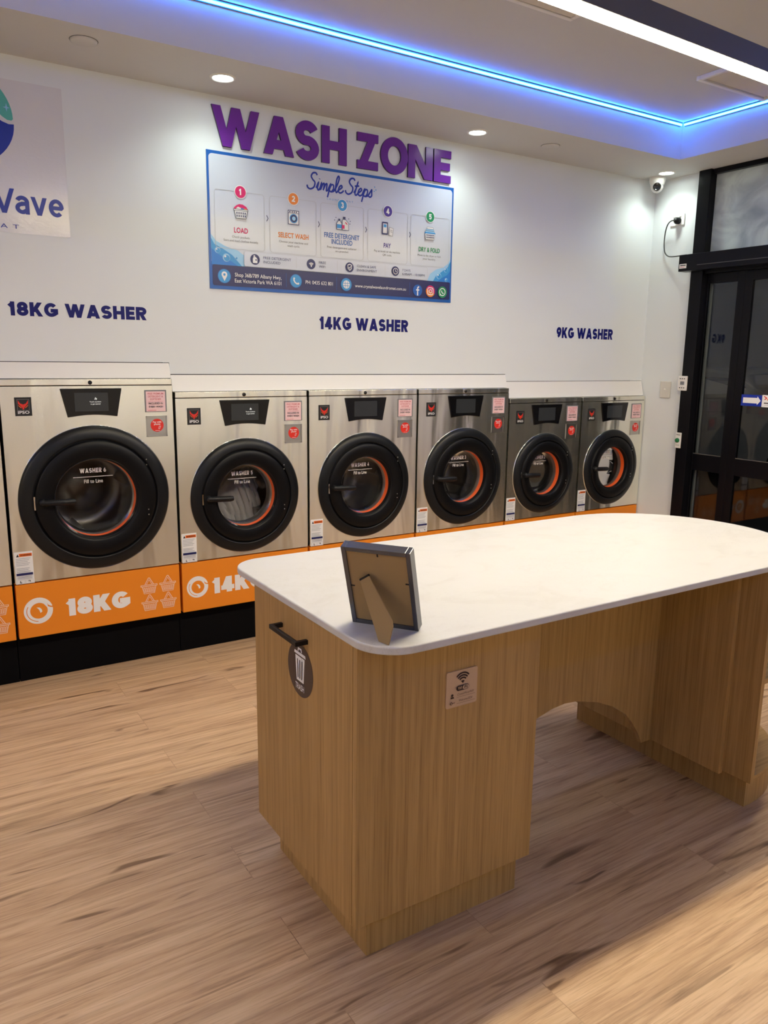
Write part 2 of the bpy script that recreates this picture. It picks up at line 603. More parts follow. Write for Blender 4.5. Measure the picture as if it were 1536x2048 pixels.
def oak(name='oak_laminate', along='z'):
    m = mat(name, (0.3, 0.19, 0.1), 0.48, spec=0.3)
    t, b, N, L = nodes(m)
    sc = (75, 75, 1.3) if along == 'z' else (1.3, 75, 75)
    mp = mapped(t, sc)
    big = noise(t, mapped(t, (7, 7, 0.55) if along == 'z' else (0.55, 7, 7)).outputs[0], 1, 3, 0.5, 0.6)
    n = noise(t, mp.outputs[0], 1, 5, 0.62, 0.25)
    f = noise(t, mapped(t, (260, 260, 5) if along == 'z' else (5, 260, 260)).outputs[0], 1, 2, 0.6)
    r = ramp(t, [(0.25, lin((148, 115, 70))), (0.50, lin((172, 138, 87))), (0.75, lin((184, 150, 98)))])
    L(n.outputs[0], r.inputs[0])
    r2 = ramp(t, [(0.30, (0.94, 0.93, 0.92)), (0.7, (1.04, 1.03, 1.03))])
    L(big.outputs[0], r2.inputs[0])
    c = mixc(t, 1.0, r.outputs[0], r2.outputs[0], 'MULTIPLY')
    r3 = ramp(t, [(0.34, (0.76, 0.72, 0.68)), (0.50, (1, 1, 1))])
    L(f.outputs[0], r3.inputs[0])
    c = mixc(t, 0.75, c, r3.outputs[0], 'MULTIPLY')
    L(c, b.inputs['Base Color'])
    bump(t, b, f.outputs[0], 0.08, 0.0004)
    return m
M['oak'] = oak()
M['oakh'] = oak('oak_laminate_flat', 'x')

def stone():
    m = mat('white_stone', (0.80, 0.77, 0.73), 0.30, spec=0.4)
    t, b, N, L = nodes(m)
    mp = mapped(t, (1, 1.3, 1))
    n = noise(t, mp.outputs[0], 5.5, 8, 0.62, 1.2)
    r = ramp(t, [(0.36, (0.54, 0.53, 0.51)), (0.47, (0.57, 0.565, 0.55)), (0.62, (0.58, 0.575, 0.56))])
    L(n.outputs[0], r.inputs[0])
    v = noise(t, mapped(t, (2.6, 3.6, 1)).outputs[0], 7.0, 7, 0.6, 1.4)
    r2 = ramp(t, [(0.489, (1, 1, 1)), (0.50, (0.87, 0.85, 0.82)), (0.511, (1, 1, 1))])
    L(v.outputs[0], r2.inputs[0])
    g = noise(t, mp.outputs[0], 1.7, 2)
    r3 = ramp(t, [(0.46, (0, 0, 0)), (0.62, (1, 1, 1))])
    L(g.outputs[0], r3.inputs[0])
    c = mixc(t, r3.outputs[0], r.outputs[0], mixc(t, 1.0, r.outputs[0], r2.outputs[0], 'MULTIPLY'))
    L(c, b.inputs['Base Color'])
    return m
M['stone'] = stone()

def planks():
    m = mat('oak_vinyl_planks', (0.4, 0.28, 0.2), 0.42, spec=0.35)
    t, b, N, L = nodes(m)
    tc = t.nodes.new('ShaderNodeTexCoord')
    br = t.nodes.new('ShaderNodeTexBrick')
    br.offset = 0.37
    br.inputs['Color1'].default_value = (0, 0, 0, 1)
    br.inputs['Color2'].default_value = (1, 1, 1, 1)
    br.inputs['Mortar'].default_value = (0.5, 0.5, 0.5, 1)
    br.inputs['Scale'].default_value = 1.0
    br.inputs['Mortar Size'].default_value = 0.0012
    br.inputs['Mortar Smooth'].default_value = 0.3
    br.inputs['Bias'].default_value = 0.0
    br.inputs['Brick Width'].default_value = 1.22
    br.inputs['Row Height'].default_value = 0.181
    L(tc.outputs['Object'], br.inputs['Vector'])
    # each plank reads its own stretch of the grain
    sep = t.nodes.new('ShaderNodeSeparateXYZ')
    L(tc.outputs['Object'], sep.inputs[0])
    off = t.nodes.new('ShaderNodeMath')
    off.operation = 'MULTIPLY_ADD'
    off.inputs[1].default_value = 37.0
    rgb = t.nodes.new('ShaderNodeRGBToBW')
    L(br.outputs['Color'], rgb.inputs[0])
    L(rgb.outputs[0], off.inputs[0])
    L(sep.outputs[0], off.inputs[2])
    cmb = t.nodes.new('ShaderNodeCombineXYZ')
    L(off.outputs[0], cmb.inputs[0])
    L(sep.outputs[1], cmb.inputs[1])
    L(rgb.outputs[0], cmb.inputs[2])
    def grain(sx, sy, det, rough, dist, sc=1.0):
        mp = t.nodes.new('ShaderNodeMapping')
        mp.inputs['Scale'].default_value = (sx, sy, 9)
        L(cmb.outputs[0], mp.inputs[0])
        return noise(t, mp.outputs[0], sc, det, rough, dist)
    n1 = grain(1.7, 30, 7, 0.68, 0.5)
    n2 = grain(4.5, 150, 5, 0.7, 0.2)
    n3 = grain(1.2, 13, 4, 0.55, 0.8)
    kn = grain(3.4, 20, 1, 0.4, 0.9)
    r = ramp(t, [(0.28, lin((152, 123, 95))), (0.45, lin((192, 159, 125))), (0.60, lin((207, 176, 141))), (0.80, lin((219, 191, 159)))])
    L(n1.outputs[0], r.inputs[0])
    tint = ramp(t, [(0.0, (0.94, 0.94, 0.94)), (1.0, (1.04, 1.03, 1.02))])
    L(rgb.outputs[0], tint.inputs[0])
    c = mixc(t, 1.0, r.outputs[0], tint.outputs[0], 'MULTIPLY')
    r3 = ramp(t, [(0.30, (0.76, 0.73, 0.71)), (0.46, (1, 1, 1)), (0.75, (1.05, 1.05, 1.04))])
    L(n3.outputs[0], r3.inputs[0])
    c = mixc(t, 1.0, c, r3.outputs[0], 'MULTIPLY')
    r2 = ramp(t, [(0.36, (0.66, 0.62, 0.59)), (0.50, (1, 1, 1))])
    L(n2.outputs[0], r2.inputs[0])
    c = mixc(t, 0.7, c, r2.outputs[0], 'MULTIPLY')
    rk = ramp(t, [(0.69, (1, 1, 1)), (0.76, (0.40, 0.35, 0.32))])
    L(kn.outputs[0], rk.inputs[0])
    c = mixc(t, 1.0, c, rk.outputs[0], 'MULTIPLY')
    dk = grain(2.8, 52, 2, 0.5, 0.3)
    rd = ramp(t, [(0.27, (0.42, 0.37, 0.34)), (0.345, (1, 1, 1))])
    L(dk.outputs[0], rd.inputs[0])
    c = mixc(t, 0.65, c, rd.outputs[0], 'MULTIPLY')
    c = mixc(t, br.outputs['Fac'], c, mixc(t, 1.0, c, (0.78, 0.76, 0.74), 'MULTIPLY'))
    L(c, b.inputs['Base Color'])
    bump(t, b, n2.outputs[0], 0.12, 0.0006)
    return m
M['floor'] = planks()

def frosted():
    m = mat('misted_glazing', lin((120, 134, 134)), 0.35, spec=0.6)
    t, b, N, L = nodes(m)
    n = noise(t, mapped(t, (2, 3.2, 4)).outputs[0], 1, 4, 0.5, 1.5)
    r = ramp(t, [(0.3, lin((150, 164, 168))), (0.6, lin((206, 220, 214)))])
    L(n.outputs[0], r.inputs[0])
    L(r.outputs[0], b.inputs['Base Color'])
    return m
M['frost'] = frosted()

# ------------------------------------------------------------------ the room
XR, ZC, ZT, YW, YT, XT = 4.541, 2.695, 2.896, 0.05, -0.424, 4.16
XL, YF = -3.2, -6.4
def struct(name, mb, m, **kw):
    return tag(mb.build(name, m, **kw), kind='structure')

struct('floor', MB().box(XL - .1, XR + .12, YF - .1, .75, -.06, 0), M['floor'])
# back wall: its lower edge steps down over the machines
WX0, WX1 = -0.40, XR
wp = [(XL, 0), (-0.385, 0), (-0.385, 1.466), (1.1498, 1.466), (1.1498, 1.411), (3.2666, 1.411), (3.2666, 1.367), (4.537, 1.367), (4.537, 0), (XR + .1, 0), (XR + .1, 3.0), (XL, 3.0)]
struct('wall_back', MB().prism(wp, 'y', YW, YW + .1), M['wall'], fix=True)
# closing panels between the machine tops and the wall opening
def closing(x0, x1, z0, z1, n):
    mb = MB().prism([(0.020, z0), (0.045, z1), (0.055, z1), (0.055, z0)], 'x', x0, x1)
    struct('trim_%d' % n, mb, M['trim'], fix=True)
closing(-0.38, 1.146, 1.393, 1.463, 1)
closing(1.153, 3.262, 1.329, 1.407, 2)
closing(3.270, 4.535, 1.263, 1.364, 3)
# service recess behind the machines
struct('wall_recess', MB().box(-0.42, 4.6, 0.78, 0.82, 0, 1.6).box(-.46, -.42, 0.15, 0.82, 0, 1.6).box(4.56, 4.62, 0.15, 0.82, 0, 1.6).box(-.46, 4.62, .15, .82, 1.6, 1.64), M['void'])
struct('wall_right', MB().box(XR, XR + .1, -0.314, YW, 0, 3.0).box(XR, XR + .1, YF, -4.7, 0, 3.0), M['wall'])
struct('window_2', MB().box(XR + .03, XR + .045, -4.7, -2.45, 0, ZC), M['film'])
struct('wall_left', MB().box(XL - .1, XL, YF, .15, 0, 3.0), M['far'])
struct('wall_front', MB().box(XL - .1, XR + .1, YF - .1, YF, 0, 3.0), M['far'])
# ceiling: soffit round a raised tray
XTL, YTF = -2.2, -4.6
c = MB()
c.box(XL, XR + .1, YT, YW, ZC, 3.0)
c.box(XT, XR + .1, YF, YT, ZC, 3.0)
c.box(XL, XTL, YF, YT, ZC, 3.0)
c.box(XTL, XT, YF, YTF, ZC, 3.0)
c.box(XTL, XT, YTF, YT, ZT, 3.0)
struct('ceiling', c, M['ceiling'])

# glazed front: posts, head, sill
post = MB()
post.box(4.50, 4.572, -0.403, -0.314, 0, ZC)
post.box(4.52, 4.60, -2.45, -2.36, 0, ZC)
post.box(4.52, 4.60, -2.36, -.405, ZC - .03, ZC)
post.box(4.52, 4.60, -2.36, -.405, 2.06, 2.19)
struct('trim_4', post, M['frame'], bevel=0.003)
struct('window_1', MB().box(4.556, 4.564, -2.36, -.405, 2.19, ZC - .03), M['frost'])

def leaf(n, y0, y1, st0, st1, x):
    root = thing('door_%d' % n, None, None, (x, 0, 0))
    root['kind'] = 'structure'
    f = MB()
    f.box(-.012, .012, y0, y0 + st0, .004, 2.07)
    f.box(-.012, .012, y1 - st1, y1, .004, 2.07)
    f.box(-.0116, .0116, y0 + st0, y1 - st1, .784, .893)
    f.box(-.0116, .0116, y0 + st0, y1 - st1, .004, .11)
    f.box(-.0116, .0116, y0 + st0, y1 - st1, 2.0, 2.07)
    f.build('leaf_frame', M['frame'], root, bevel=0.002)
    b = MB()
    b.box(-.0132, -.0117, y0 + st0 + .001, y1 - st1 - .001, .893, .899)
    b.build('glazing_bead', M['alu'], root)
    MB().box(-.003, .003, y0 + st0, y1 - st1, .893, 2.0).build('upper_pane', M['glass'], root)
    MB().box(-.003, .003, y0 + st0, y1 - st1, .11, .784).build('lower_pane', M['glass'], root)
    return root
leaf(1, -0.672, -0.405, 0.052, 0.005, 4.571)
leaf(2, -1.52, -0.673, 0.07, 0.052, 4.571)
leaf(3, -2.36, -1.525, 0.06, 0.06, 4.578)

# outside
struct('ground_outside', MB().box(4.66, 14, -9, 9, -.07, -.02), M['pave'])
tag(MB().box(4.625, 4.640, -0.397, 0.3, -.02, 2.8).build('jamb_panel', M['pier'], bevel=.004), 'pale upright jamb panel just outside the glass door, beside the black post', 'panel')

# ------------------------------------------------------------------ lamps
def pendant(x0, x1, yc, zb, label, m='pendant', rz=0.0):
    t = thing('linear_pendant_light', label, 'light', ((x0 + x1) / 2, yc, zb), rz, group='linear pendant lights')
    hl = (x1 - x0) / 2
    h = MB()
    h.box(-hl, hl, -.034, -.028, 0, .066)
    h.box(-hl, hl, .028, .034, 0, .066)
    h.box(-hl, hl, -.028, .028, .058, .066)
    h.box(-hl, -hl + .004, -.028, .028, 0, .058)
    h.box(hl - .004, hl, -.028, .028, 0, .058)
    h.build('housing', M['alu'], t, bevel=.0015)
    MB().box(-hl + .004, hl - .004, -.0235, .0235, -.005, .008).build('diffuser', M[m], t, bevel=.002)
    for sx in (-hl + .25, hl - .25):
        cb = MB().tube([(sx, 0, .066), (sx, 0, ZT - zb - .012)], .0012, 6)
        cb.build('suspension_wire', M['chrome'], t)
        MB().lathe([(0.001, 0), (.022, 0), (.022, .012), (.001, .012)], (sx, 0, ZT - zb - .012), 'z', 20, smooth=False).build('ceiling_rose', M['alu'], t)
    return t
pendant(0.80, 4.05, -2.031, 2.416, 'dark linear pendant light glowing warm white above the island worktop', rz=.030)
pendant(-3.0, -1.0, -2.058, 2.416, 'dark linear pendant light in line with the one over the worktop, left of the frame', 'pendant_left')
pendant(-2.2, 3.75, -5.60, 2.416, 'added fill light in pendant form by the front wall, out of the frame', 'rear_fill')  # unseen fill light, added behind the camera to brighten the room

def led(name, label, a, b, axis, side):
    t = thing('led_strip', label, 'led strip', group='blue cove lights round the ceiling tray')
    p = MB()
    q = MB()
    if axis == 'x':
        p.box(a, b, side[0] - .006 * side[1], side[0] - .013 * side[1], ZT - .0165, ZT - .0075)
        q.box(a, b, side[0], side[0] - .006 * side[1], ZT - .020, ZT)
        q.box(a, b, side[0] - .006 * side[1], side[0] - .016 * side[1], ZT - .005, ZT)
    else:
        p.box(side[0] - .006 * side[1], side[0] - .013 * side[1], a, b, ZT - .0165, ZT - .0075)
        q.box(side[0], side[0] - .006 * side[1], a, b, ZT - .020, ZT)
        q.box(side[0] - .006 * side[1], side[0] - .016 * side[1], a, b, ZT - .005, ZT)
    q.build('channel', M['alu'], t)
    p.build('light_bar', M['led'], t)
led('led', 'blue glowing led strip along the ceiling tray edge above the washers', XTL + .02, XT - .02, 'x', (YT, 1))
led('led', 'blue glowing led strip along the tray edge nearest the glass door', YTF + .02, YT - .02, 'y', (XT, 1))
led('led', 'blue led strip on the tray edge behind the viewer', XTL + .02, XT - .02, 'x', (YTF, -1))
led('led', 'blue led strip on the left tray edge, out of the frame', YTF + .02, YT - .02, 'y', (XTL, -1))

def downlight(x, y, label, watts=DOWN_WATTS):
    t = thing('downlight', label, 'downlight', (x, y, ZC), group='recessed downlights in the soffit')
    MB().lathe([(.043, -.001), (.047, -.006), (.054, -.005), (.057, 0)], (0, 0, 0), 'z', 40).build('trim_ring', M['white'], t)
    MB().disc((0, 0, -.0015), .0435, 'z').build('lens', M['down'], t)
    ld = bpy.data.lights.new('downlight_lamp', 'SPOT')
    ld.energy = watts
    ld.color = DOWN_COLOR
    ld.spot_size = radians(140)
    ld.spot_blend = 0.9
    ld.shadow_soft_size = 0.04
    lo = bpy.data.objects.new('lamp_light', ld)
    lo.location = (0, 0, -.012)
    COL.objects.link(lo)
    lo.parent = t
downlight(1.362, -.196, 'lit round downlight in the soffit above the letter W')
downlight(2.798, -.182, 'lit round downlight in the soffit above the letter E')
downlight(4.372, -.164, 'lit round downlight next to the security camera')

for k in range(5):  # unseen lamps added to brighten the far wall that the steel reflects
    downlight(-2.4 + 1.5 * k, YF + .24, 'added fill downlight in the soffit behind the viewer', 30.0)

def blank(x, y, label):
    t = thing('ceiling_cap', label, 'ceiling disc', (x, y, ZC), group='round ceiling covers in the soffit')  # flat round cover plate with no known function
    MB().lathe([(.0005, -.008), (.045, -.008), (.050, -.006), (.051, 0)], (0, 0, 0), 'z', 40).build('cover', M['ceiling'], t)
    MB().lathe([(.0515, -.0012), (.0535, -.0004)], (0, 0, 0), 'z', 40).build('gasket', M['black'], t)
blank(.766, -.277, 'flat round white cover in the soffit, left of the lit downlight over the W')
blank(3.308, -.206, 'flat round white cover in the soffit between two lit downlights')

def vent(x0, x1, y0, y1, label, depth=.012):
    t = thing('ceiling_vent', label, 'vent', ((x0 + x1) / 2, (y0 + y1) / 2, ZT), group='air vents in the raised ceiling')
    a, b = (x1 - x0) / 2, (y1 - y0) / 2
    f = MB()
    w = .022
    f.box(-a, a, -b, -b + w, -depth, 0).box(-a, a, b - w, b, -depth, 0).box(-a, -a + w, -b + w, b - w, -depth, 0).box(a - w, a, -b + w, b - w, -depth, 0)
    f.build('vent_frame', M['white'], t, bevel=.003)
    MB().box(-a + w, a - w, -b + w, b - w, -.002, 0).build('backing', M['grey'], t)
    s = MB()
    n = max(2, int((2 * b - 2 * w) / .018))
    for i in range(n):
        y = -b + w + (i + .5) * (2 * b - 2 * w) / n
        s.prism([(y - .006, -.003), (y + .004, -.010), (y + .006, -.009), (y - .004, -.002)], 'x', -a + w, a - w)
    s.build('louvres', M['white'], t, fix=True)
vent(1.75, 2.545, -1.20, -1.095, 'long narrow slot vent in the raised ceiling, partly behind the pendant')
vent(3.55, 4.11, -1.50, -.965, 'square air vent in the raised ceiling near the blue corner', .02)

# ------------------------------------------------------------------ washers
def emblem(p, cx, cy, r):
    w, og = M['pwhite'], M['orange']
    P = lambda pts: [(cx + a * r, cy + b * r) for a, b in pts]
    p.circ((cx, cy), r, w)
    p.circ((cx + .03 * r, cy - .01 * r), .60 * r, og)
    p.outline(P(arc(.06, -.02, .86, .80, 150, 262, 20)), .05 * r, og, closed=False)
    p.poly(P([(.55, .44), (.68, .24), (.84, .16), (1.08, .12), (1.08, .22), (.86, .25), (.72, .33), (.62, .50)]), og)
    p.poly(P([(.30, .60), (.50, .32), (.60, .18), (.66, .36), (.60, .52)]), w)
    p.poly(P([(-.12, .26), (.08, .24), (.22, .10), (.26, -.10), (.12, -.18), (.06, .04), (-.02, .16)]), w)

def basket(p, cx, cy, s, m):
    X = lambda pts: [(cx + a * s, cy + b * s) for a, b in pts]
    w = .055 * s
    p.outline(X([(-.84, .12), (.84, .12), (.84, -.02), (-.84, -.02)]), w, m)
    p.outline(X([(-.72, -.04), (.72, -.04), (.54, -.80), (-.54, -.80)]), w, m)
    for k in range(6):
        t = -0.5 + k / 5
        p.outline(X([(t * 1.06 - .06, -.18), (t * 1.06 + .06, -.18), (t * .86 + .05, -.66), (t * .86 - .05, -.66)]), w * .8, m)
    p.line(X([(-.46, .14), (-.06, .86), (.06, .86), (.46, .14)]), w * 1.2, m)
    p.line(X([(-.30, .14), (0, .68), (.30, .14)]), w * .8, m)

def fox(p, w, h):
    """the red mask of the maker's badge"""
    c = w / 2
    X = lambda pts: [(c + a * w, b * h) for a, b in pts]
    p.rect(0, 0, w, h, M['ink'])
    p.outline(X([(-.36, .30), (.36, .30), (.36, .90), (-.36, .90)]), .02 * w, M['grey'])
    for s in (-1, 1):
        p.poly(X([(0, .62), (s * .18, .68), (s * .31, .86), (s * .30, .66), (s * .10, .46), (s * .05, .36), (0, .34)]), M['red'])
        p.poly(X([(s * .30, .60), (s * .10, .44), (s * .13, .42), (s * .28, .54)]), M['warn'])
        p.line(X([(s * .04, .40), (s * .26, .62)]), .03 * w, M['ink'])
    p.text('IPSO', c, .115 * h, .15 * h, M['pwhite'], width=.70 * w, align='c', off=.02)

KG = {18: dict(face=.479), 14: dict(face=.479), 9: dict(face=.479)}
U_, V_ = (1, 0, 0), (0, 0, 1)
def washer(x0, x1, top, kg, R, zc, num, label, screen_text=0):
    cx = (x0 + x1) / 2
    t = thing('washing_machine', label, 'washing machine', (cx, 0, 0), group='stainless steel washers built into the wall')
    w = x1 - x0 - .013
    a = w / 2
    zb, zf = .2217, .479
    rh = R * .93
    # steel front with a round opening
    seam = top - .029
    f = MB()
    outer = []
    n = 72
    for i in range(n):
        an = 2 * pi * i / n + pi / 4
        dx, dz = cos(an), sin(an)
        z0, z1 = zf + .004 - zc, seam - .002 - zc
        k = min(abs(a / dx) if abs(dx) > 1e-6 else 9e9, (z1 / dz if dz > 1e-6 else (z0 / dz if dz < -1e-6 else 9e9)))
        outer.append((k * dx, k * dz))
    for cxx, czz in ((a, zf + .004 - zc), (-a, zf + .004 - zc), (a, seam - .002 - zc), (-a, seam - .002 - zc)):
        j = min(range(n), key=lambda q: (outer[q][0] - cxx) ** 2 + (outer[q][1] - czz) ** 2)
        outer[j] = (cxx, czz)
    vs = [(p[0], 0, zc + p[1]) for p in outer]
    vs += [(rh * cos(2 * pi * i / n + pi / 4), 0, zc + rh * sin(2 * pi * i / n + pi / 4)) for i in range(n)]
    f.add(vs, [(i, n + i, n + (i + 1) % n, (i + 1) % n) for i in range(n)])
    # folded edges of the sheet
    zl, zh = zf + .004, seam - .002
    f.add([(-a, 0, zl), (-a, .6, zl), (-a, .6, zh), (-a, 0, zh)], [(0, 3, 2, 1)])
    f.add([(a, 0, zl), (a, .6, zl), (a, .6, zh), (a, 0, zh)], [(0, 1, 2, 3)])
    f.add([(-a, 0, zh), (a, 0, zh), (a, .6, zh), (-a, .6, zh)], [(0, 1, 2, 3)])
    f.add([(-a, 0, zl), (a, 0, zl), (a, .6, zl), (-a, .6, zl)], [(3, 2, 1, 0)])
    f.build('body', M['steel'], t)
    MB().box(-a, a, 0, .6, seam + .0015, top).build('top_strip', M['steel'], t, bevel=.002)
    MB().box(-a, a, 0.004, .6, seam - .002, seam + .0015).build('seam_fill', M['void'], t)  # dark strip filling the gap below the top strip
    MB().lathe([(.0005, -.004), (.0085, -.004), (.0095, 0)], (0, 0, top - .0155), 'y', 20).build('lock', M['blackgloss'], t)
    # black base
    MB().box(-a - .005, a + .005, .05, .6, 0, zb - .003).build('plinth', M['plinth'], t, bevel=.002)
    # orange panel with its printing
    bp = MB().box(-a, a, 0.0, .05, zb, zf - .003).build('base_panel', M['orange'], t, bevel=.0015)
    le = -(x1 - x0) / 2
    lay = {18: (.094, .345, .062, .210, .296, [(.600 + i * .092, .388 - j * .086) for i in (0, 1) for j in (0, 1)]),
           14: (.084, .346, .056, .158, .296, [(.535, .388), (.627, .388), (.535, .302)]),
           9: (.084, .346, .056, .165, .22, [(.455, .345), (.547, .345)])}[kg]
    p = Print((0, 0, 0), U_, V_)
    emblem(p, le + lay[0], lay[1], lay[2])
    p.build('wave_emblem', bp)
    p = Print((0, 0, 0), U_, V_)
    p.caps('%dKG' % kg, le + lay[3], .297, .083, M['pwhite'], t=.29, width=lay[4], gap=.04)
    p.build('capacity_lettering', bp)
    for bx, bz in lay[5]:
        p = Print((0, 0, 0), U_, V_)
        basket(p, le + bx, bz, .047, M['basket'])
        p.build('basket_icon', bp)
    # control panel
    zt = top - .042
    pts = [(-.131, zt), (.137, zt)] + [(.112 - .216 * k / 10, zt - .128 + .010 * sin(pi * k / 10)) for k in range(11)]
    cp = MB().prism(pts, 'y', -.005, .0).build('control_panel', M['blackgloss'], t, bevel=.002, fix=True)
    sc = MB().box(-.072, .074, -.0062, -.005, zt - .102, zt - .019).build('screen', M['screen'], cp)
    if screen_text:
        q = Print((screen_text * .035, -.0062, zt - .08), U_, V_)
        q.text('Touch anywhere', -.018, .018, .0055, M['glow'], width=.05, align='c', off=.01)
        q.text('to get started', -.018, .008, .0055, M['glow'], width=.043, align='c', off=.01)
        q.line([(-.020, .030), (-.017, .038), (-.012, .034), (-.015, .029)], .003, M['glow'])
        q.build('screen_print', sc)
    # maker's badge
    q = Print((le + .063, -.0006, top - .157), U_, V_)
    fox(q, .066, .079)
    MB().box(le + .062, le + .130, -.0006, .0, top - .158, top - .077).build('badge', M['ink'], t)
    q.build('badge_emblem', t['_x'] if '_x' in t else [o for o in t.children if o.name.startswith('badge')][-1])
    # detergent notice in its frame
    ri = (x1 - x0) / 2
    sx0, sx1 = ri - .137, ri - .038
    fr = MB()
    z0, z1 = top - .153, top - .054
    fr.box(sx0 - .002, sx1 + .002, -.0015, 0, z0 - .002, z1 + .002)
    bd = fr.build('notice_frame', M['grey'], t)
    q = Print((sx0, -.0015, z0), U_, V_)
    q.rect(.004, .001, .095, .095, M['rose'])
    q.text('FREE PREMIUM', .049, .080, .0085, M['rosetext'], width=.074, align='c', off=.012)
    q.text('DETERGENT &', .049, .067, .0085, M['rosetext'], width=.07, align='c', off=.012)
    q.text('SOFTENER', .049, .054, .0085, M['rosetext'], width=.052, align='c', off=.012)
    q.rect(.014, .048, .084, .049, M['rosetext'])
    q.text('INCLUDED IN', .049, .034, .009, M['ink'], width=.066, align='c', off=.016)
    q.text('EVERY WASH', .049, .019, .009, M['ink'], width=.066, align='c', off=.016)
    q.rect(.010, .006, .050, .008, M['rosetext'])
    q.build('notice', bd)
    # recessed pay plate with a round red sticker
    z0, z1 = top - .271, top - .173
    fr = MB()
    e = .005
    fr.box(sx0, sx1, -.0008, 0, z0, z1)
    for bx in ((sx0, sx1, z0, z0 + e), (sx0, sx1, z1 - e, z1), (sx0, sx0 + e, z0, z1), (sx1 - e, sx1, z0, z1)):
        fr.box(bx[0], bx[1], -.004, -.0008, bx[2], bx[3])
    pl = fr.build('pay_plate', M['steelflat'], t)
    q = Print(((sx0 + sx1) / 2 + .002, -.0008, (z0 + z1) / 2 + .004), U_, V_)
    q.circ((0, 0), .031, M['red'])
    q.text('Pay with', 0, .012, .008, M['pwhite'], width=.040, align='c', off=.02)
    q.text('phone', 0, .002, .008, M['pwhite'], width=.030, align='c', off=.02)
    q.outline([(.006, -.016), (.012, -.016), (.016, -.004), (.010, -.004)], .002, M['rose'])
    q.rect(-.010, -.026, .012, -.024, M['rose'])
    q.build('pay_sticker', pl)
    # warning label
    q = Print((le + .011, 0, zf + .001), U_, V_)
    q.rect(0, 0, .076, .149, M['pwhite'])
    q.rect(.020, .126, .073, .140, M['warn'])
    q.poly([(.008, .126), (.014, .139), (.020, .126)], M['ink'])
    q.text('WARNING', .047, .129, .008, M['ink'], width=.045, align='c', off=.02)
    for k in range(9):
        if k != 5:
            q.rect(.006, .116 - k * .0075, .066 - (k * 7 % 5) * .003, .119 - k * .0075, M['lgrey'])
    q.rect(.004, .040, .072, .051, M['navy'])
    for k in range(3):
        q.rect(.006, .024 + k * .005, .068, .026 + k * .005, M['lgrey'])
    q.outline([(.004, .003), (.036, .003), (.036, .020), (.004, .020)], .0008, M['lgrey'])
    q.outline([(.040, .003), (.072, .003), (.072, .020), (.040, .020)], .0008, M['lgrey'])
    q.line([(.018, .016), (.018, .007), (.024, .007)], .003, M['ink'])
    q.line([(.050, .014), (.058, .014), (.058, .008)], .003, M['ink'])
    q.build('warning_label', t)
    # door
    c0 = (0, 0, zc)
    pr = [(R, 0), (R, -.004), (R * .988, -.010), (R * .965, -.0155), (R * .845, -.0265), (R * .826, -.025), (R * .820, -.017), (R * .806, -.017), (R * .800, -.026), (R * .785, -.030),
          (R * .70, -.031), (R * .60, -.030), (R * .565, -.025), (R * .545, -.015), (R * .535, .0)]
    d = MB().lathe(pr[:7], c0, 'y', 96, 0).lathe(pr[6:], c0, 'y', 96, 1).build('door', [M['ring'], M['disc']], t, fix=False)
    MB().lathe([(R * 1.006, 0), (R * 1.006, -.003), (R, -.004), (R, 0)], c0, 'y', 96).build('door_rim', M['chrome'], d)
    MB().lathe([(R * .565, -.026), (R * .560, -.0275), (R * .553, -.0235)], c0, 'y', 96).build('inner_trim', M['black'], d)
    MB().lathe([(R * .530, .027), (R * .520, .053), (R * .50, .082)], c0, 'y', 72).build('bowl_rim', M['drum'], d)
    ro = R * .535
    MB().lathe([(ro, -.001), (ro * .998, .025), (ro * .99, .027)], c0, 'y', 72).build('gasket', M['gasket'], d)
    g = MB().lathe([(.001, .064), (ro * .5, .063), (ro * .85, .059), (ro * .965, .052)], c0, 'y', 72).build('porthole', M['wglass'], d)
    q = Print((0, .051, zc), U_, V_)
    s = R / .335
    q.caps('WASHER %d' % num, 0, .112 * s, .0215, M['pwhite'], t=.22, width=.118, align='c', gap=.16)
    q.rect(-.089 * s, .092 * s, .089 * s, .0945 * s, M['pwhite'])
    q.text('Fill to Line', 0, .064 * s, .017, M['pwhite'], width=.084, align='c', off=.006)
    q.build('door_lettering', d)
    h = MB().tube([(-.73 * R, -.045, zc + .004), (-.66 * R, -.050, zc + .003), (-.36 * R, -.052, zc), (-.31 * R, -.050, zc)], [.0125, .0145, .0145, .012], 14)
    h.lathe([(.0005, -.058), (.013, -.056), (.016, -.045), (.017, -.028)], (-.72 * R, 0, zc + .004), 'y', 20)
    h.build('handle', M['black'], d)
    for zz in (.17, .145, -.07, -.095):
        MB().lathe([(.0004, -.0325), (.0025, -.0325), (.003, -.0305)], (.68 * R, 0, zc + zz * s), 'y', 10).build('hinge_screw', M['steelflat'], d)
    MB().box(-.808 * R - .003, -.808 * R + .003, -.024, -.017, zc - .03 * s, zc + .03 * s).build('latch', M['chrome'], d)
    # drum behind the glass
    dr = MB()
    rd = ro * 1.25
    dr.lathe([(ro * .95, .08), (rd, .095), (rd, .38), (rd * .55, .40), (rd * .52, .385), (.001, .385)], c0, 'y', 64)
    dm = dr.build('drum', M['drum'], t)
    for k in range(3):
        lf = MB()
        an = 2 * pi * k / 3 + .5 + num
        ux, uz = cos(an), sin(an)
        vx, vz = -uz, ux
        b0 = [(ux * rd + vx * q * .05, uz * rd + vz * q * .05) for q in (-1, 1)] + [(ux * rd * .72, uz * rd * .72)]
        lf.prism([(x, zc + z) for x, z in b0], 'y', .11, .37)
        lf.build('lifter', M['drum'], dm, fix=True)
    return t

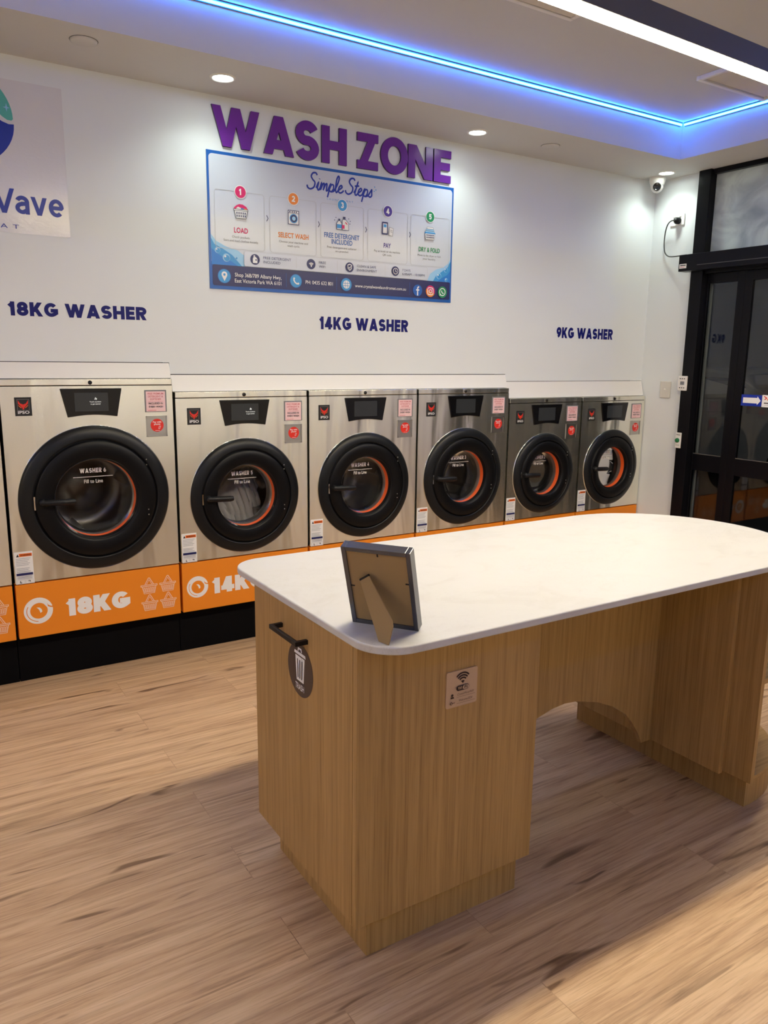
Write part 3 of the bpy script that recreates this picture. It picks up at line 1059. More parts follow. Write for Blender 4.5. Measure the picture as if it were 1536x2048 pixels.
BX = [-.3692, .3903, 1.1498, 1.8662, 2.5716, 3.2666, 3.9064, 4.5366]
washer(BX[0], BX[1], 1.3901, 18, .335, .8457, 7, 'large washer cut off by the left edge of the photo')
washer(BX[1], BX[2], 1.3901, 18, .335, .8457, 6, 'large stainless washer lettered WASHER 6 above an orange 18KG panel', 1)
washer(BX[2], BX[3], 1.3265, 14, .2955, .796, 5, 'stainless washer lettered WASHER 5 with white laundry behind its glass', 1.35)
washer(BX[3], BX[4], 1.3265, 14, .2955, .796, 4, 'stainless washer lettered WASHER 4, behind the picture frame', 0)
washer(BX[4], BX[5], 1.3265, 14, .2955, .796, 3, 'stainless washer lettered WASHER 3, last of the taller ones towards the door', 0)
washer(BX[5], BX[6], 1.2600, 9, .263, .771, 2, 'smaller dark-looking washer lettered WASHER 2', 0)
washer(BX[6], BX[7], 1.2600, 9, .263, .771, 1, 'smaller washer lettered WASHER 1 against the right-hand wall', 0)

# laundry in washer 5
def laundry():
    mb = MB()
    cx, cz = (BX[2] + BX[3]) / 2, .796
    rr = .158
    nu, nv = 60, 34
    rnd = random.Random(3)
    ph = [(rnd.uniform(5, 22), rnd.uniform(5, 22), rnd.uniform(0, 6)) for _ in range(9)]
    vs, fs = [], []
    for j in range(nv + 1):
        for i in range(nu + 1):
            u, v = -1 + 2 * i / nu, j / nv
            topz = .05 + .05 * sin(2.4 * u + .6) - .10 * max(0, -u) ** 2
            x = cx + .03 + u * .135
            zlow = cz - math.sqrt(max(1e-4, .19 ** 2 - (x - cx) ** 2))
            z = zlow + (cz + topz - zlow) * v
            y = .125 + .10 * v ** 3 + .07 * abs(u) ** 3
            for fu, fv, p0 in ph:
                y += .007 * abs(sin(fu * u * .8 + fv * v * .35 + p0))
            z += .010 * sin(9 * u + 2) * v
            vs.append((x, y, z))
    for j in range(nv):
        for i in range(nu):
            a = j * (nu + 1) + i
            fs.append((a, a + 1, a + nu + 2, a + nu + 1))
    mb.add(vs, fs, 0, True)
    o = mb.build('laundry_pile', M['cloth'])
    s = o.modifiers.new('thick', 'SOLIDIFY')
    s.thickness = .01
    s.offset = 1
    tag(o, 'crumpled white laundry heaped inside washer 5', 'laundry')
laundry()

# ------------------------------------------------------------------ wall graphics
WY = YW
# big purple letters, each fixed on its own
LET = [('W', 1.394, 1.634, 'above the left corner of the sign board'), ('A', 1.655, 1.817, 'between W and S'), ('S', 1.826, 1.957, 'between A and H'), ('H', 1.974, 2.119, 'last letter of the first word'),
       ('Z', 2.182, 2.310, 'first letter of the second word'), ('O', 2.326, 2.500, 'between Z and N'), ('N', 2.502, 2.666, 'between O and E'), ('E', 2.674, 2.792, 'last letter of the second word')]
for ch, xa, xb, wh in LET:
    z0, z1 = 2.475, 2.652
    if ch in 'SO':
        z0, z1 = 2.472, 2.658
    if ch in 'NE':
        z0, z1 = 2.470, 2.640
    h = z1 - z0
    tt = .235 if ch != 'W' else .22
    pl, w = glyph(ch, tt)
    k = (xb - xa) / (w * h)
    if ch in 'WA':
        xs = [p[0] for q, _ in pl for p in q]
        mn, mx = min(xs), max(xs)
        k = (xb - xa) / ((mx - mn) * h)
        pl = [([(p[0] - mn, p[1]) for p in q], j) for q, j in pl]
    mb = MB()
    for q, j in pl:
        mb.prism([(xa + p[0] * h * k, z0 + p[1] * h) for p in q], 'y', WY - .012, WY - .0005, 1)
    mb2 = MB()
    for q, j in pl:
        mb2.prism([(xa + p[0] * h * k, z0 + p[1] * h) for p in q], 'y', WY - .0125 - j * 4e-5, WY - .0119 - j * 4e-5, 0)
    n0 = len(mb.v)
    mb.v += mb2.v
    mb.f += [[n0 + i for i in f] for f in mb2.f]
    mb.m += mb2.m
    mb.s += mb2.s
    o = mb.build('wall_letter', [M['acrylic'], M['acrylic_edge']], fix=True)
    tag(o, 'raised purple wall letter %s, %s' % (ch, wh), 'letter', 'purple wall letters')

def vinyl(txt, x0, x1, z0, z1, label):
    p = Print((x0, WY, z0), U_, V_, base=.0006)
    p.caps(txt, 0, 0, z1 - z0, M['vinyl'], t=.26, width=x1 - x0, gap=.085, sx=1.04)
    tag(p.build('vinyl_lettering'), label, 'wall lettering', 'navy capacity lettering on the wall')
vinyl('18KG WASHER', .460, 1.052, 1.659, 1.718, 'navy wall lettering reading 18KG WASHER')
vinyl('14KG WASHER', 1.959, 2.528, 1.646, 1.712, 'navy wall lettering reading 14KG WASHER')
vinyl('9KG WASHER', 3.686, 4.211, 1.642, 1.711, 'navy wall lettering reading 9KG WASHER')

# the instruction board
def sign():
    t = thing('sign_board', 'blue-edged instruction board with five numbered washing steps', 'sign', (1.364, WY, 1.821))
    W, H = 1.457, .631
    MB().box(0, W, -.005, -.0003, 0, H).build('board', M['blue'], t)
    D = -.005
    def pr(base=.0004):
        return Print((0, D, 0), U_, V_, base)
    o = (1.364, 1.821)
    q = lambda x, z: (x - o[0], z - o[1])
    f = pr()
    f.rrect(.010, .113, W - .010, H - .014, .018, M['signboard'])
    fp = f.build('face', t)
    # waves in the lower corners
    f = pr(.0009)
    f.poly([q(1.3745, 2.075), q(1.40, 2.045), q(1.45, 2.022), q(1.51, 2.008), q(1.545, 1.985), q(1.545, 1.935), q(1.3745, 1.935)], M['pale'])
    f.poly([q(1.3745, 2.058), q(1.39, 2.03), q(1.43, 2.012), q(1.48, 1.985), q(1.53, 1.935), q(1.3745, 1.935)], M['sky'])
    f.poly([q(1.3745, 2.01), q(1.40, 1.99), q(1.44, 1.968), q(1.475, 1.955), q(1.51, 1.935), q(1.3745, 1.935)], M['mid'])
    def bub(l):
        for x, z, r in l:
            f.circ(q(x, z), r, M['pale'])
            f.circ((x - o[0] + r * .12, z - o[1] - r * .12), r * .78, M['sky'])
            f.circ((x - o[0] - r * .3, z - o[1] + r * .3), r * .25, M['pwhite'])
    bub(((1.406, 2.002, .014), (1.450, 1.970, .019), (1.500, 1.972, .007)))
    f.build('wave_corner', t)
    f = pr(.0009)
    f.poly([q(2.8105, 2.065), q(2.79, 2.035), q(2.76, 2.015), q(2.71, 2.0), q(2.67, 1.975), q(2.65, 1.935), q(2.8105, 1.935)], M['pale'])
    f.poly([q(2.8105, 2.05), q(2.79, 2.02), q(2.75, 1.99), q(2.71, 1.965), q(2.69, 1.935), q(2.8105, 1.935)], M['sky'])
    f.poly([q(2.8105, 2.0), q(2.79, 1.975), q(2.75, 1.955), q(2.72, 1.935), q(2.8105, 1.935)], M['mid'])
    bub(((2.730, 1.966, .017), (2.778, 2.002, .014), (2.782, 1.947, .010)))
    f.build('wave_corner', t)
    # five step cards
    steps = [(1.397, 1.653, 1.529, M['pink'], ['LOAD'], ['Check pockets.', 'Sort and load clothes loosely.'], 1), (1.682, 1.941, 1.812, M['porange'], ['SELECT WASH'], ['Choose your machine and', 'wash cycle.'], 1),
             (1.967, 2.225, 2.094, M['sky'], ['FREE DETERGNET', 'INCLUDED'], ['Free detergent and softener', 'are provided.'], 1), (2.252, 2.509, 2.377, M['purple'], ['PAY'], ['Pay at kiosk or via machine', 'QR code.'], 1),
             (2.531, 2.795, 2.659, M['green'], ['DRY & FOLD'], ['Move to the dryer or fold', 'your laundry.'], 0)]
    tw = [[.072], [.170], [.212, .126], [.046], [.146]]
    bw = [[.095, .182], [.162, .07], [.178, .08], [.168, .06], [.158, .09]]
    K = M['ink']
    for i, (xa, xb, xc, m, title, body, chev) in enumerate(steps):
        f = pr(.0018)
        f.outline(f.rr(xa - o[0], 2.014 - o[1], xb - o[0], 2.281 - o[1], .015), .0022, M['lgrey'])
        for k, s in enumerate(title):
            z = (2.089 if len(title) == 1 else 2.112 - k * .030)
            f.text(s, xc - o[0], z - o[1] + .002, .024, M['blue'] if i == 2 else m, width=tw[i][k], align='c', off=.018)
        zz = 2.066 if i != 2 else 2.062
        for k, s in enumerate(body):
            f.text(s, xc - o[0], zz - .018 * k - o[1], .0105, M['grey'], width=bw[i][k], align='c')
        if chev:
            f.line([q(xb + .012, 2.187), q(xb + .020, 2.173), q(xb + .012, 2.159)], .0035, M['navy'])
        cd_ = f.build('step_card', t)
        f = pr(.0040)
        f.circ(q(xc, 2.280), .031, M['pwhite'])
        f.circ(q(xc, 2.280), .0275, m)
        f.caps('%d' % (i + 1), xc - o[0] - (.002 if i == 0 else 0), 2.266 - o[1], .029, M['pwhite'], t=.22, align='c')
        f.build('step_number', cd_)
        f = pr(.0040)
        X = lambda pts: [(xc - o[0] + a * .037, 2.191 - o[1] + b * .033) for a, b in pts]
        if i == 0:
            f.poly(X([(-.95, .45), (-.6, .8), (-.2, 1.0), (.3, .98), (.8, .7), (.98, .35), (.9, .1), (-.9, .1)]), M['pink'])
            f.poly(X([(-.7, .3), (-.4, .62), (0, .5), (.1, .2)]), M['pwhite'])
            f.poly(X([(-.1, .2), (.1, .5), (.45, .42), (.5, .15)]), M['sky'])
            f.poly(X([(.35, .1), (.5, .42), (.85, .38), (.7, -.2)]), M['yellow'])
            f.poly(X([(-1.0, .28), (1.0, .28), (1.0, .08), (-1.0, .08)]), M['pwhite'])
            f.outline(X([(-1.0, .28), (1.0, .28), (1.0, .08), (-1.0, .08)]), .002, K)
            f.poly(X([(-.9, .08), (.9, .08), (.7, -1), (-.7, -1)]), M['pwhite'])
            f.outline(X([(-.9, .08), (.9, .08), (.7, -1), (-.7, -1)]), .002, K)
            for a in range(5):
                for b in range(2):
                    cx_ = -.56 + a * .28
                    f.poly(X([(cx_ - .07, -.12 - b * .4), (cx_ + .07, -.12 - b * .4), (cx_ + .06, -.42 - b * .4), (cx_ - .06, -.42 - b * .4)]), M['navy'])
        elif i == 1:
            f.poly(X([(-.8, 1), (.8, 1), (.8, -1), (-.8, -1)]), M['pwhite'])
            f.outline(X([(-.8, 1), (.8, 1), (.8, -1), (-.8, -1)]), .003, M['navy'])
            f.line(X([(-.8, .62), (.8, .62)]), .002, M['navy'])
            for a in (-.55, -.2, .1, .4):
                f.circ(X([(a, .8)])[0], .0035, M['navy'])
            f.circ(X([(0, -.15)])[0], .022, M['sky'])
            f.circ(X([(0, -.15)])[0], .018, M['navy'])
            f.circ(X([(0.02, -.15)])[0], .010, M['pale'])
        elif i == 2:
            f.poly(X([(.0, .45), (.15, .6), (.55, .6), (1.0, .1), (1.05, -1), (0, -1)]), M['pwhite'])
            f.outline(X([(.0, .45), (.15, .6), (.55, .6), (1.0, .1), (1.05, -1), (0, -1)]), .0025, M['navy'])
            f.poly(X([(.12, .65), (.52, .65), (.52, 1.0), (.12, 1.0)]), M['navy'])
            f.line(X([(.5, .2), (.8, -.1)]), .005, M['pink'])
            f.poly(X([(-.9, -.05), (-.62, .35), (-.38, .35), (-.1, -.05), (-.1, -1), (-.9, -1)]), M['pwhite'])
            f.outline(X([(-.9, -.05), (-.62, .35), (-.38, .35), (-.1, -.05), (-.1, -1), (-.9, -1)]), .0025, M['navy'])
            f.poly(X([(-.86, -.2), (-.14, -.2), (-.14, -.8), (-.86, -.8)]), M['sky'])
            f.poly(X([(-.05, -.25), (.35, -.25), (.35, -.8), (-.05, -.8)]), M['pink'])
            f.poly(X([(-.64, .38), (-.36, .38), (-.36, .62), (-.64, .62)]), M['navy'])
            for a, b in ((-1.25, .35), (-1.05, .75), (1.0, .75), (1.25, .4), (1.2, .0)):
                f.circ(X([(a, b)])[0], .0025, M['navy'])
        elif i == 3:
            f.poly(f.rr(*X([(-1.0, -1.0)])[0], *X([(.05, 1.0)])[0], .005), M['navy'])
            f.poly(X([(-.82, -.75), (-.12, -.75), (-.12, .75), (-.82, .75)]), M['pwhite'])
            f.poly(X([(-.72, .15), (-.22, .15), (-.22, .62), (-.72, .62)]), M['sky'])
            f.poly(X([(.2, -1.0), (.85, -1.15), (1.0, .1), (.3, .25)]), M['pwhite'])
            f.outline(X([(.2, -1.0), (.85, -1.15), (1.0, .1), (.3, .25)]), .0018, M['grey'])
            for b in (-.2, -.45):
                f.line(X([(.42, b), (.8, b - .06)]), .0022, M['grey'])
        else:
            for k, (wd, z) in enumerate(((.86, .12), (.74, .42), (.60, .72))):
                f.poly(f.rr(*X([(-wd, z)])[0], *X([(wd, z + .28)])[0], .004), M['pale'] if k < 2 else M['pwhite'])
                f.outline(f.rr(*X([(-wd, z)])[0], *X([(wd, z + .28)])[0], .004), .0016, M['grey'])
            f.poly(X([(-.95, .1), (.95, .1), (.8, -1.0), (-.8, -1.0)]), M['pwhite'])
            f.outline(X([(-.95, .1), (.95, .1), (.8, -1.0), (-.8, -1.0)]), .002, M['grey'])
            f.poly(X([(-1.0, .16), (1.0, .16), (.97, -.05), (-.97, -.05)]), M['sky'])
            for a in range(6):
                for b in range(2):
                    f.circ(X([(-.6 + a * .24, -.30 - b * .36)])[0], .0035, M['navy'])
        f.build('step_icon', cd_)
    # heading in brush script
    f = pr(.0012)
    def cat(pts, n=7):
        out = []
        P = [Vector(p) for p in pts]
        P = [P[0] * 2 - P[1]] + P + [P[-1] * 2 - P[-2]]
        for i in range(1, len(P) - 2):
            for k in range(n):
                tt = k / n
                a, b, c_, d = P[i - 1], P[i], P[i + 1], P[i + 2]
                out.append(tuple(.5 * ((2 * b) + (c_ - a) * tt + (2 * a - 5 * b + 4 * c_ - d) * tt ** 2 + (3 * b - a - 3 * c_ + d) * tt ** 3)))
        out.append(tuple(P[-2]))
        return out
    SCRIPT = {
        'S': ([[(.62, .86), (.50, .98), (.30, .95), (.20, .76), (.32, .58), (.50, .42), (.46, .14), (.22, 0), (.02, .08), (-.04, .22)]], .62),
        'i': ([[(0, .10), (.14, .44), (.10, .12), (.18, .0), (.30, .14)], [(.19, .64), (.20, .68)]], .26),
        'm': ([[(0, .0), (.10, .44), (.08, .02)], [(.08, .06), (.20, .38), (.30, .42), (.30, .22), (.27, .02)], [(.27, .06), (.40, .38), (.50, .42), (.50, .2), (.50, .02), (.60, .06), (.66, .16)]], .62),
        'p': ([[(0, .12), (.14, .44), (.08, .06), (.0, -.36)], [(.08, .10), (.20, .40), (.36, .40), (.38, .18), (.24, .0), (.10, .06)], [(.24, .0), (.40, .04), (.50, .14)]], .46),
        'l': ([[(0, .10), (.18, .46), (.28, .86), (.20, .98), (.10, .74), (.08, .22), (.16, .0), (.30, .14)]], .25),
        'e': ([[(0, .12), (.18, .24), (.30, .36), (.22, .45), (.08, .32), (.06, .10), (.18, .0), (.34, .06), (.44, .18)]], .38),
        't': ([[(0, .12), (.14, .40), (.24, .80), (.14, .40), (.09, .10), (.18, .0), (.32, .12)], [(.02, .54), (.36, .58)]], .28),
        's': ([[(0, .08), (.16, .34), (.24, .46), (.26, .28), (.28, .10), (.16, .0), (.02, .06)]], .30),
    }
    def script(txt, x, z, h, wtot):
        run = sum(SCRIPT[c_][1] for c_ in txt)
        k = wtot / run
        cx_ = x
        ks = 0
        pls = []
        for c_ in txt:
            st, adv = SCRIPT[c_]
            for s_ in st:
                pts = [(cx_ + (a + .12 * b) * k, z + b * h) for a, b in cat(s_)]
                ks += 1
                pls += [(q_, (ks % 9) + .2 * (i_ % 30)) for i_, q_ in enumerate(stroke(pts, .0085))]
            cx_ += adv * k
        f.polys(pls, M['royal'])
    script('Simple', 1.892 - o[0], 2.340 - o[1], .082, .205)
    script('Steps', 2.115 - o[0], 2.340 - o[1], .082, .160)
    f.text('LAUNDROMAT', 2.083 - o[0], 2.299 - o[1], .009, M['sky'], width=.155, align='c', space=1.6)
    f.rect(1.905 - o[0], 2.303 - o[1], 1.985 - o[0], 2.3042 - o[1], M['lgrey'])
    f.rect(2.185 - o[0], 2.303 - o[1], 2.265 - o[0], 2.3042 - o[1], M['lgrey'])
    for x, z in ((2.292, 2.394), (2.300, 2.380), (2.289, 2.372)):
        f.circ(q(x, z), .003, M['sky'])
    f.build('heading', t)
    # feature strip
    f = pr(.0045)
    f.rrect(1.541 - o[0], 1.937 - o[1], 2.646 - o[0], 2.008 - o[1], .012, M['signboard'])
    f.outline(f.rr(1.541 - o[0], 1.937 - o[1], 2.646 - o[0], 2.008 - o[1], .012), .0018, M['lgrey'])
    for x in (1.824, 2.063, 2.362):
        f.rect(x - o[0], 1.943 - o[1], x + .0015 - o[0], 2.002 - o[1], M['lgrey'])
    for x in (1.598, 1.909, 2.138, 2.429):
        f.circ(q(x, 1.972), .0255, M['navy'])
    w_ = M['pwhite']
    f.poly([q(1.586, 1.955), q(1.610, 1.955), q(1.610, 1.975), q(1.602, 1.984), q(1.590, 1.984), q(1.586, 1.975)], w_)
    f.rect(1.590 - o[0], 1.985 - o[1], 1.598 - o[0], 1.991 - o[1], w_)
    f.circ(q(1.603, 1.970), .004, M['navy'])
    for r in (.018, .0125, .007):
        f.polys(stroke(arc(1.909 - o[0], 1.960 - o[1], r, r, 48, 132, 10), .0030), w_)
    f.circ(q(1.909, 1.961), .003, w_)
    f.poly([q(2.138, 1.990), q(2.152, 1.984), q(2.150, 1.965), q(2.138, 1.954), q(2.126, 1.965), q(2.124, 1.984)], w_)
    f.poly([q(2.138, 1.986), q(2.149, 1.981), q(2.147, 1.967), q(2.138, 1.959), q(2.129, 1.967), q(2.127, 1.981)], M['navy'])
    f.line([q(2.131, 1.973), q(2.137, 1.967), q(2.146, 1.979)], .003, w_)
    f.circ(q(2.429, 1.972), .0165, w_)
    f.circ(q(2.429, 1.972), .0135, M['navy'])
    f.line([q(2.429, 1.982), q(2.429, 1.971), q(2.437, 1.967)], .0028, w_)
    for s, x, z, w in (('FREE DETERGENT', 1.641, 1.977, .152), ('INCLUDED', 1.641, 1.957, .092), ('FREE', 1.952, 1.977, .042), ('WIFI', 1.952, 1.957, .037), ('CLEAN & SAFE', 2.181, 1.976, .120), ('ENVIRONMENT', 2.181, 1.955, .126),
                       ('7 DAYS', 2.472, 1.974, .054), ('6:00AM - 10:00PM', 2.472, 1.954, .152)):
        f.text(s, x - o[0], z - o[1], .0125, M['navy'], width=w)
    f.build('feature_strip', t)
    # contact bar
    f = pr(.0008)
    f.rrect(.014, .016, W - .010, .114, .010, M['navy'])
    for x in (1.768, 2.062, 2.529):
        f.rect(x - o[0], 1.850 - o[1], x + .0015 - o[0], 1.918 - o[1], M['blue'])
    for x in (1.437, 1.823, 2.120):
        f.circ(q(x, 1.883), .034, M['blue'])
        f.circ(q(x, 1.883), .0315, M['sky'])
    f.circ(q(1.437, 1.890), .0145, w_)
    f.poly([q(1.4235, 1.884), q(1.4505, 1.884), q(1.437, 1.859)], w_)
    f.circ(q(1.437, 1.890), .006, M['sky'])
    f.line([q(1.812, 1.896), q(1.811, 1.886), q(1.817, 1.876), q(1.826, 1.870), q(1.836, 1.869)], .007, w_)
    f.line([q(1.809, 1.898), q(1.815, 1.892)], .009, w_)
    f.line([q(1.832, 1.873), q(1.839, 1.868)], .009, w_)
    f.circ(q(2.120, 1.883), .021, w_)
    for a in (-.007, .007):
        f.rect(2.120 + a - .001 - o[0], 1.865 - o[1], 2.120 + a + .001 - o[0], 1.901 - o[1], M['sky'])
    for a in (-.008, .004):
        f.rect(2.099 - o[0], 1.883 + a - o[1], 2.141 - o[0], 1.8855 + a - o[1], M['sky'])
    f.text('Shop 36B/789 Albany Hwy,', 1.490 - o[0], 1.884 - o[1], .018, w_, width=.250, off=.006)
    f.text('East Victoria Park WA 6101', 1.489 - o[0], 1.856 - o[1], .018, w_, width=.250, off=.006)
    f.text('PH: 0435 632 801', 1.876 - o[0], 1.872 - o[1], .018, w_, width=.161, off=.006)
    f.text('www.crystalwavelaundromat.com.au', 2.172 - o[0], 1.872 - o[1], .016, w_, width=.330, off=.006)
    cb = f.build('contact_bar', t)
    f = pr(.0040)
    f.circ(q(2.583, 1.878), .0315, M['blue'])
    f.line([q(2.593, 1.897), q(2.588, 1.897), q(2.583, 1.892), q(2.583, 1.850)], .0075, w_)
    f.rect(2.572 - o[0], 1.877 - o[1], 2.594 - o[0], 1.884 - o[1], w_)
    f.circ(q(2.671, 1.878), .0315, M['porange'])
    f.poly(arc(2.671 - o[0], 1.878 - o[1], .0315, .0315, -25, 155, 20), M['pink'])
    f.outline(f.rr(2.652 - o[0], 1.859 - o[1], 2.690 - o[0], 1.897 - o[1], .010), .0045, w_)
    f.outline(arc(2.671 - o[0], 1.878 - o[1], .009, .009, 0, 360, 20)[:-1], .0045, w_)
    f.circ(q(2.683, 1.890), .0025, w_)
    f.circ(q(2.755, 1.877), .0315, M['green'])
    f.outline(arc(2.755 - o[0], 1.878 - o[1], .020, .020, 0, 360, 24)[:-1], .0045, w_)
    f.poly([q(2.734, 1.857), q(2.738, 1.871), q(2.748, 1.861)], w_)
    f.line([q(2.748, 1.886), q(2.750, 1.878), q(2.757, 1.871), q(2.764, 1.870)], .005, w_)
    f.build('social_badges', cb)
sign()

# the shop's poster at the far left
def poster():
    x0, x1, z0, z1 = -.16, .735, 2.000, 2.600
    t = thing('wall_decal', 'glossy printed decal with blue and teal wave emblem at the left edge', 'poster', (x0, WY, z0))
    pm = mat('decal_film', (0.70, 0.70, 0.74), 0.16, spec=0.5)
    tr, b, N, L = nodes(pm)
    n = noise(tr, mapped(tr, (34, 1, 60)).outputs[0], 1, 2, 0.5, 1.0)
    bump(tr, b, n.outputs[0], .14, .004)
    MB().box(0, x1 - x0, -.0012, -.0003, 0, z1 - z0).build('film', pm, t)
    p = Print((0, -.0012, 0), U_, V_)
    q = lambda x, z: (x - x0, z - z0)
    # teal crest and blue bowl of the emblem
    cx, cz, r = .290, 2.43, .25
    teal = [q(*a) for a in arc(cx, cz + .02, r - .002, .20, 165, 0, 30)]
    low = [q(.54, 2.452), q(.532, 2.443), q(.515, 2.444), q(.497, 2.455), q(.46, 2.49), q(.40, 2.50), q(.32, 2.46), q(.22, 2.43), q(.12, 2.44)]
    p.poly(teal + low, M['teal'])
    blue = [q(.541, 2.430), q(.520, 2.428), q(.495, 2.436), q(.455, 2.462), q(.40, 2.470), q(.32, 2.425), q(.22, 2.395), q(.10, 2.40), q(.045, 2.42)]
    blue += [q(*a) for a in arc(cx, cz, r, .195, 180, 360, 30)]
    p.poly(blue, M['royal'])
    s = [(.516, 2.508), (.519, 2.494), (.530, 2.491), (.519, 2.488), (.516, 2.474), (.513, 2.488), (.502, 2.491), (.513, 2.494)]
    p.poly([q(*a) for a in s], M['pale'])
    p.build('emblem', t)
    p = Print((0, -.0012, 0), U_, V_)
    ink = M['navy']
    p.text('Crystal', -.09 - x0, 2.077 - z0, .100, M['royal'], width=.44, off=.014)
    p.caps('W', .372 - x0, 2.077 - z0, .100, M['royal'], t=.17, width=.150, sx=1.2)
    p.caps('ave', .522 - x0, 2.079 - z0, .096, M['royal'], t=.17, width=.193, gap=.06)
    p.text('LAUNDROMAT', .531 - x0, 2.017 - z0, .017, M['royal'], width=.46, align='r', space=1.9)
    p.build('decal_lettering', t)
poster()

# ------------------------------------------------------------------ right-hand wall fittings
def plate(name, y0, y1, z0, z1, th=.008, x=XR):
    return MB().box(x - th, x, y0, y1, z0, z1)
Un, Vn = (0, -1, 0), (0, 0, 1)   # printing on planes that face -x: right is -y

t = thing('power_socket', 'white double power socket high on the wall under the camera', 'power socket', (XR, -.150, 2.424))
MB().box(-.009, 0, -.055, .055, -.037, .037).build('face_plate', M['white'], t, bevel=.003)
MB().box(-.014, -.009, .012, .030, .016, .030).build('rocker_switch', M['white'], t, bevel=.002)
MB().box(-.014, -.009, -.030, -.012, .016, .030).build('rocker_switch', M['white'], t, bevel=.002)

t = thing('light_switch', 'white light switch plate beside the black door frame', 'light switch', (XR, -.163, 1.311))
MB().box(-.009, 0, -.042, .042, -.057, .057).build('switch_plate', mat('ivory_plastic', (0.66, 0.645, 0.60), 0.4), t, bevel=.003)
MB().lathe([(.0005, -.016), (.005, -.015), (.007, -.009)], (0, .002, .002), 'x', 16).build('dimmer_button', M['white'], t)

t = thing('door_keypad', 'white keypad with grey display on the black door post', 'keypad', (4.50, -.330, 1.360))
MB().box(-.012, 0, -.034, .034, -.048, .048).build('keypad_case', M['white'], t, bevel=.003)
MB().box(-.0130, -.012, -.016, .014, -.010, .012).build('display', M['grey'], t)
for zz in (.030, -.030):
    for yy in (-.016, 0, .016):
        MB().box(-.0135, -.012, yy - .004, yy + .004, zz - .003, zz + .003).build('key', M['ink'], t)

t = thing('exit_button', 'narrow white exit plate with round green button low on the door post', 'push button', (4.50, -.333, .978))
MB().box(-.008, 0, -.021, .021, -.052, .052).build('button_plate', M['white'], t, bevel=.002)
MB().lathe([(.0005, -.020), (.013, -.019), (.0155, -.012), (.016, -.008)], (0, .004, .0), 'x', 24).build('green_knob', M['greenbtn'], t)
p = Print((-.008, 0, 0), Un, Vn)
p.text('PRESS', 0, .034, .008, M['ink'], width=.030, align='c', off=.01)
p.text('TO EXIT', 0, -.036, .007, M['ink'], width=.030, align='c', off=.01)
p.build('button_print', t)

t = thing('door_operator', 'black sliding-door operator box spanning the top of the glass door', 'door operator', (4.441, -1.3, 2.078))
MB().box(0, .0785, -1.06, 1.040, 0, .104).build('operator_case', mat('operator_black', (0.004, 0.004, 0.007), 0.3, spec=.2), t, bevel=.003)
MB().box(-.0015, 0, -1.06, .90, .030, .034).build('cover_seam', M['alu'], t)
p = Print((0, 1.040, .0), Un, Vn)
p.rect(.008, .018, .062, .046, M['pwhite'])
p.rect(.014, .034, .056, .040, M['ink'])
p.rect(.014, .026, .050, .028, M['red'])
p.rect(.014, .021, .046, .023, M['lgrey'])
p.build('maker_label', t)

pts = [(-.050, .0, -.001), (-.060, .012, -.001), (-.052, .045, -.012), (-.036, .075, -.045), (-.026, .090, -.095), (-.022, .092, -.150), (-.022, .080, -.195), (-.026, .045, -.222), (-.045, -.02, -.230), (-.056, -.085, -.231), (-.062, -.125, -.2315)]
def smooth(pts, n=6):
    P = [Vector(p) for p in pts]
    P = [P[0] * 2 - P[1]] + P + [P[-1] * 2 - P[-2]]
    out = []
    for i in range(1, len(P) - 2):
        for k in range(n):
            s = k / n
            a, b, c_, d = P[i - 1], P[i], P[i + 1], P[i + 2]
            out.append(.5 * ((2 * b) + (c_ - a) * s + (2 * a - 5 * b + 4 * c_ - d) * s ** 2 + (3 * b - a - 3 * c_ + d) * s ** 3))
    out.append(P[-2])
    return out
OFF = Vector((XR, -.163, 2.416)) - Vector((4.441, -1.3, 2.078))
pc = MB().tube([p_ + OFF for p_ in smooth(pts)], .004, 8).build('power_cord', M['cable'], t)
MB().lathe([(.0005, -.052), (.010, -.052), (.014, -.044), (.021, -.036), (.021, -.010)], tuple(OFF), 'x', 20).build('plug', M['black'], pc)

p = Print((4.5585, -.7265, 1.234), Un, Vn, base=.0004)
p.rect(0, 0, .139, .070, M['royal'])
p.poly([(.012, .018), (.108, .018), (.108, .008), (.132, .035), (.108, .062), (.108, .052), (.012, .052)], M['pwhite'])
tag(p.build('arrow_sticker'), 'blue sticker with white arrow pointing right on the glass door', 'sticker')
p = Print((4.5585, -.8665, 1.232), Un, Vn, base=.0004)
p.rect(0, 0, .066, .074, M['pwhite'])
p.line([(.012, .066), (.030, .056), (.016, .046)], .006, M['red'])
p.line([(.052, .060), (.036, .047), (.053, .033)], .006, M['warn'])
p.rect(.014, .022, .054, .028, M['ink'])
p.rect(.018, .012, .050, .014, M['lgrey'])
tag(p.build('door_sticker'), 'small white sticker with red and orange mark, right of the arrow sticker', 'sticker')

t = thing('security_camera', 'white dome security camera in the ceiling corner above the socket', 'camera', (4.440, -.040, ZC))
MB().lathe([(.052, 0), (.052, -.020), (.050, -.030), (.044, -.046), (.040, -.052)], (0, 0, 0), 'z', 36).build('mount', M['white'], t)
cdir = (CAM - Vector((4.44, -.04, 2.63))).normalized()
ball = MB()
nseg = 28
ball.lathe([(.040 * sin(pi * k / 14) + 1e-4, -.052 - .0 + .040 * cos(pi * k / 14)) for k in range(15)], (0, 0, -.004), 'z', 30)
ball.build('eyeball', M['white'], t)
c0 = Vector((0, 0, -.056))
a1 = cdir.cross(Vector((0, 0, 1))).normalized()
a2 = a1.cross(cdir)
le = MB()
le_r = []
for r, h in ((.026, .030), (.026, .042), (.020, .043), (.018, .040), (.0005, .044)):
    le_r.append([c0 + cdir * h + a1 * r * cos(2 * pi * k / 24) + a2 * r * sin(2 * pi * k / 24) for k in range(24)])
vs = [v for g in le_r for v in g]
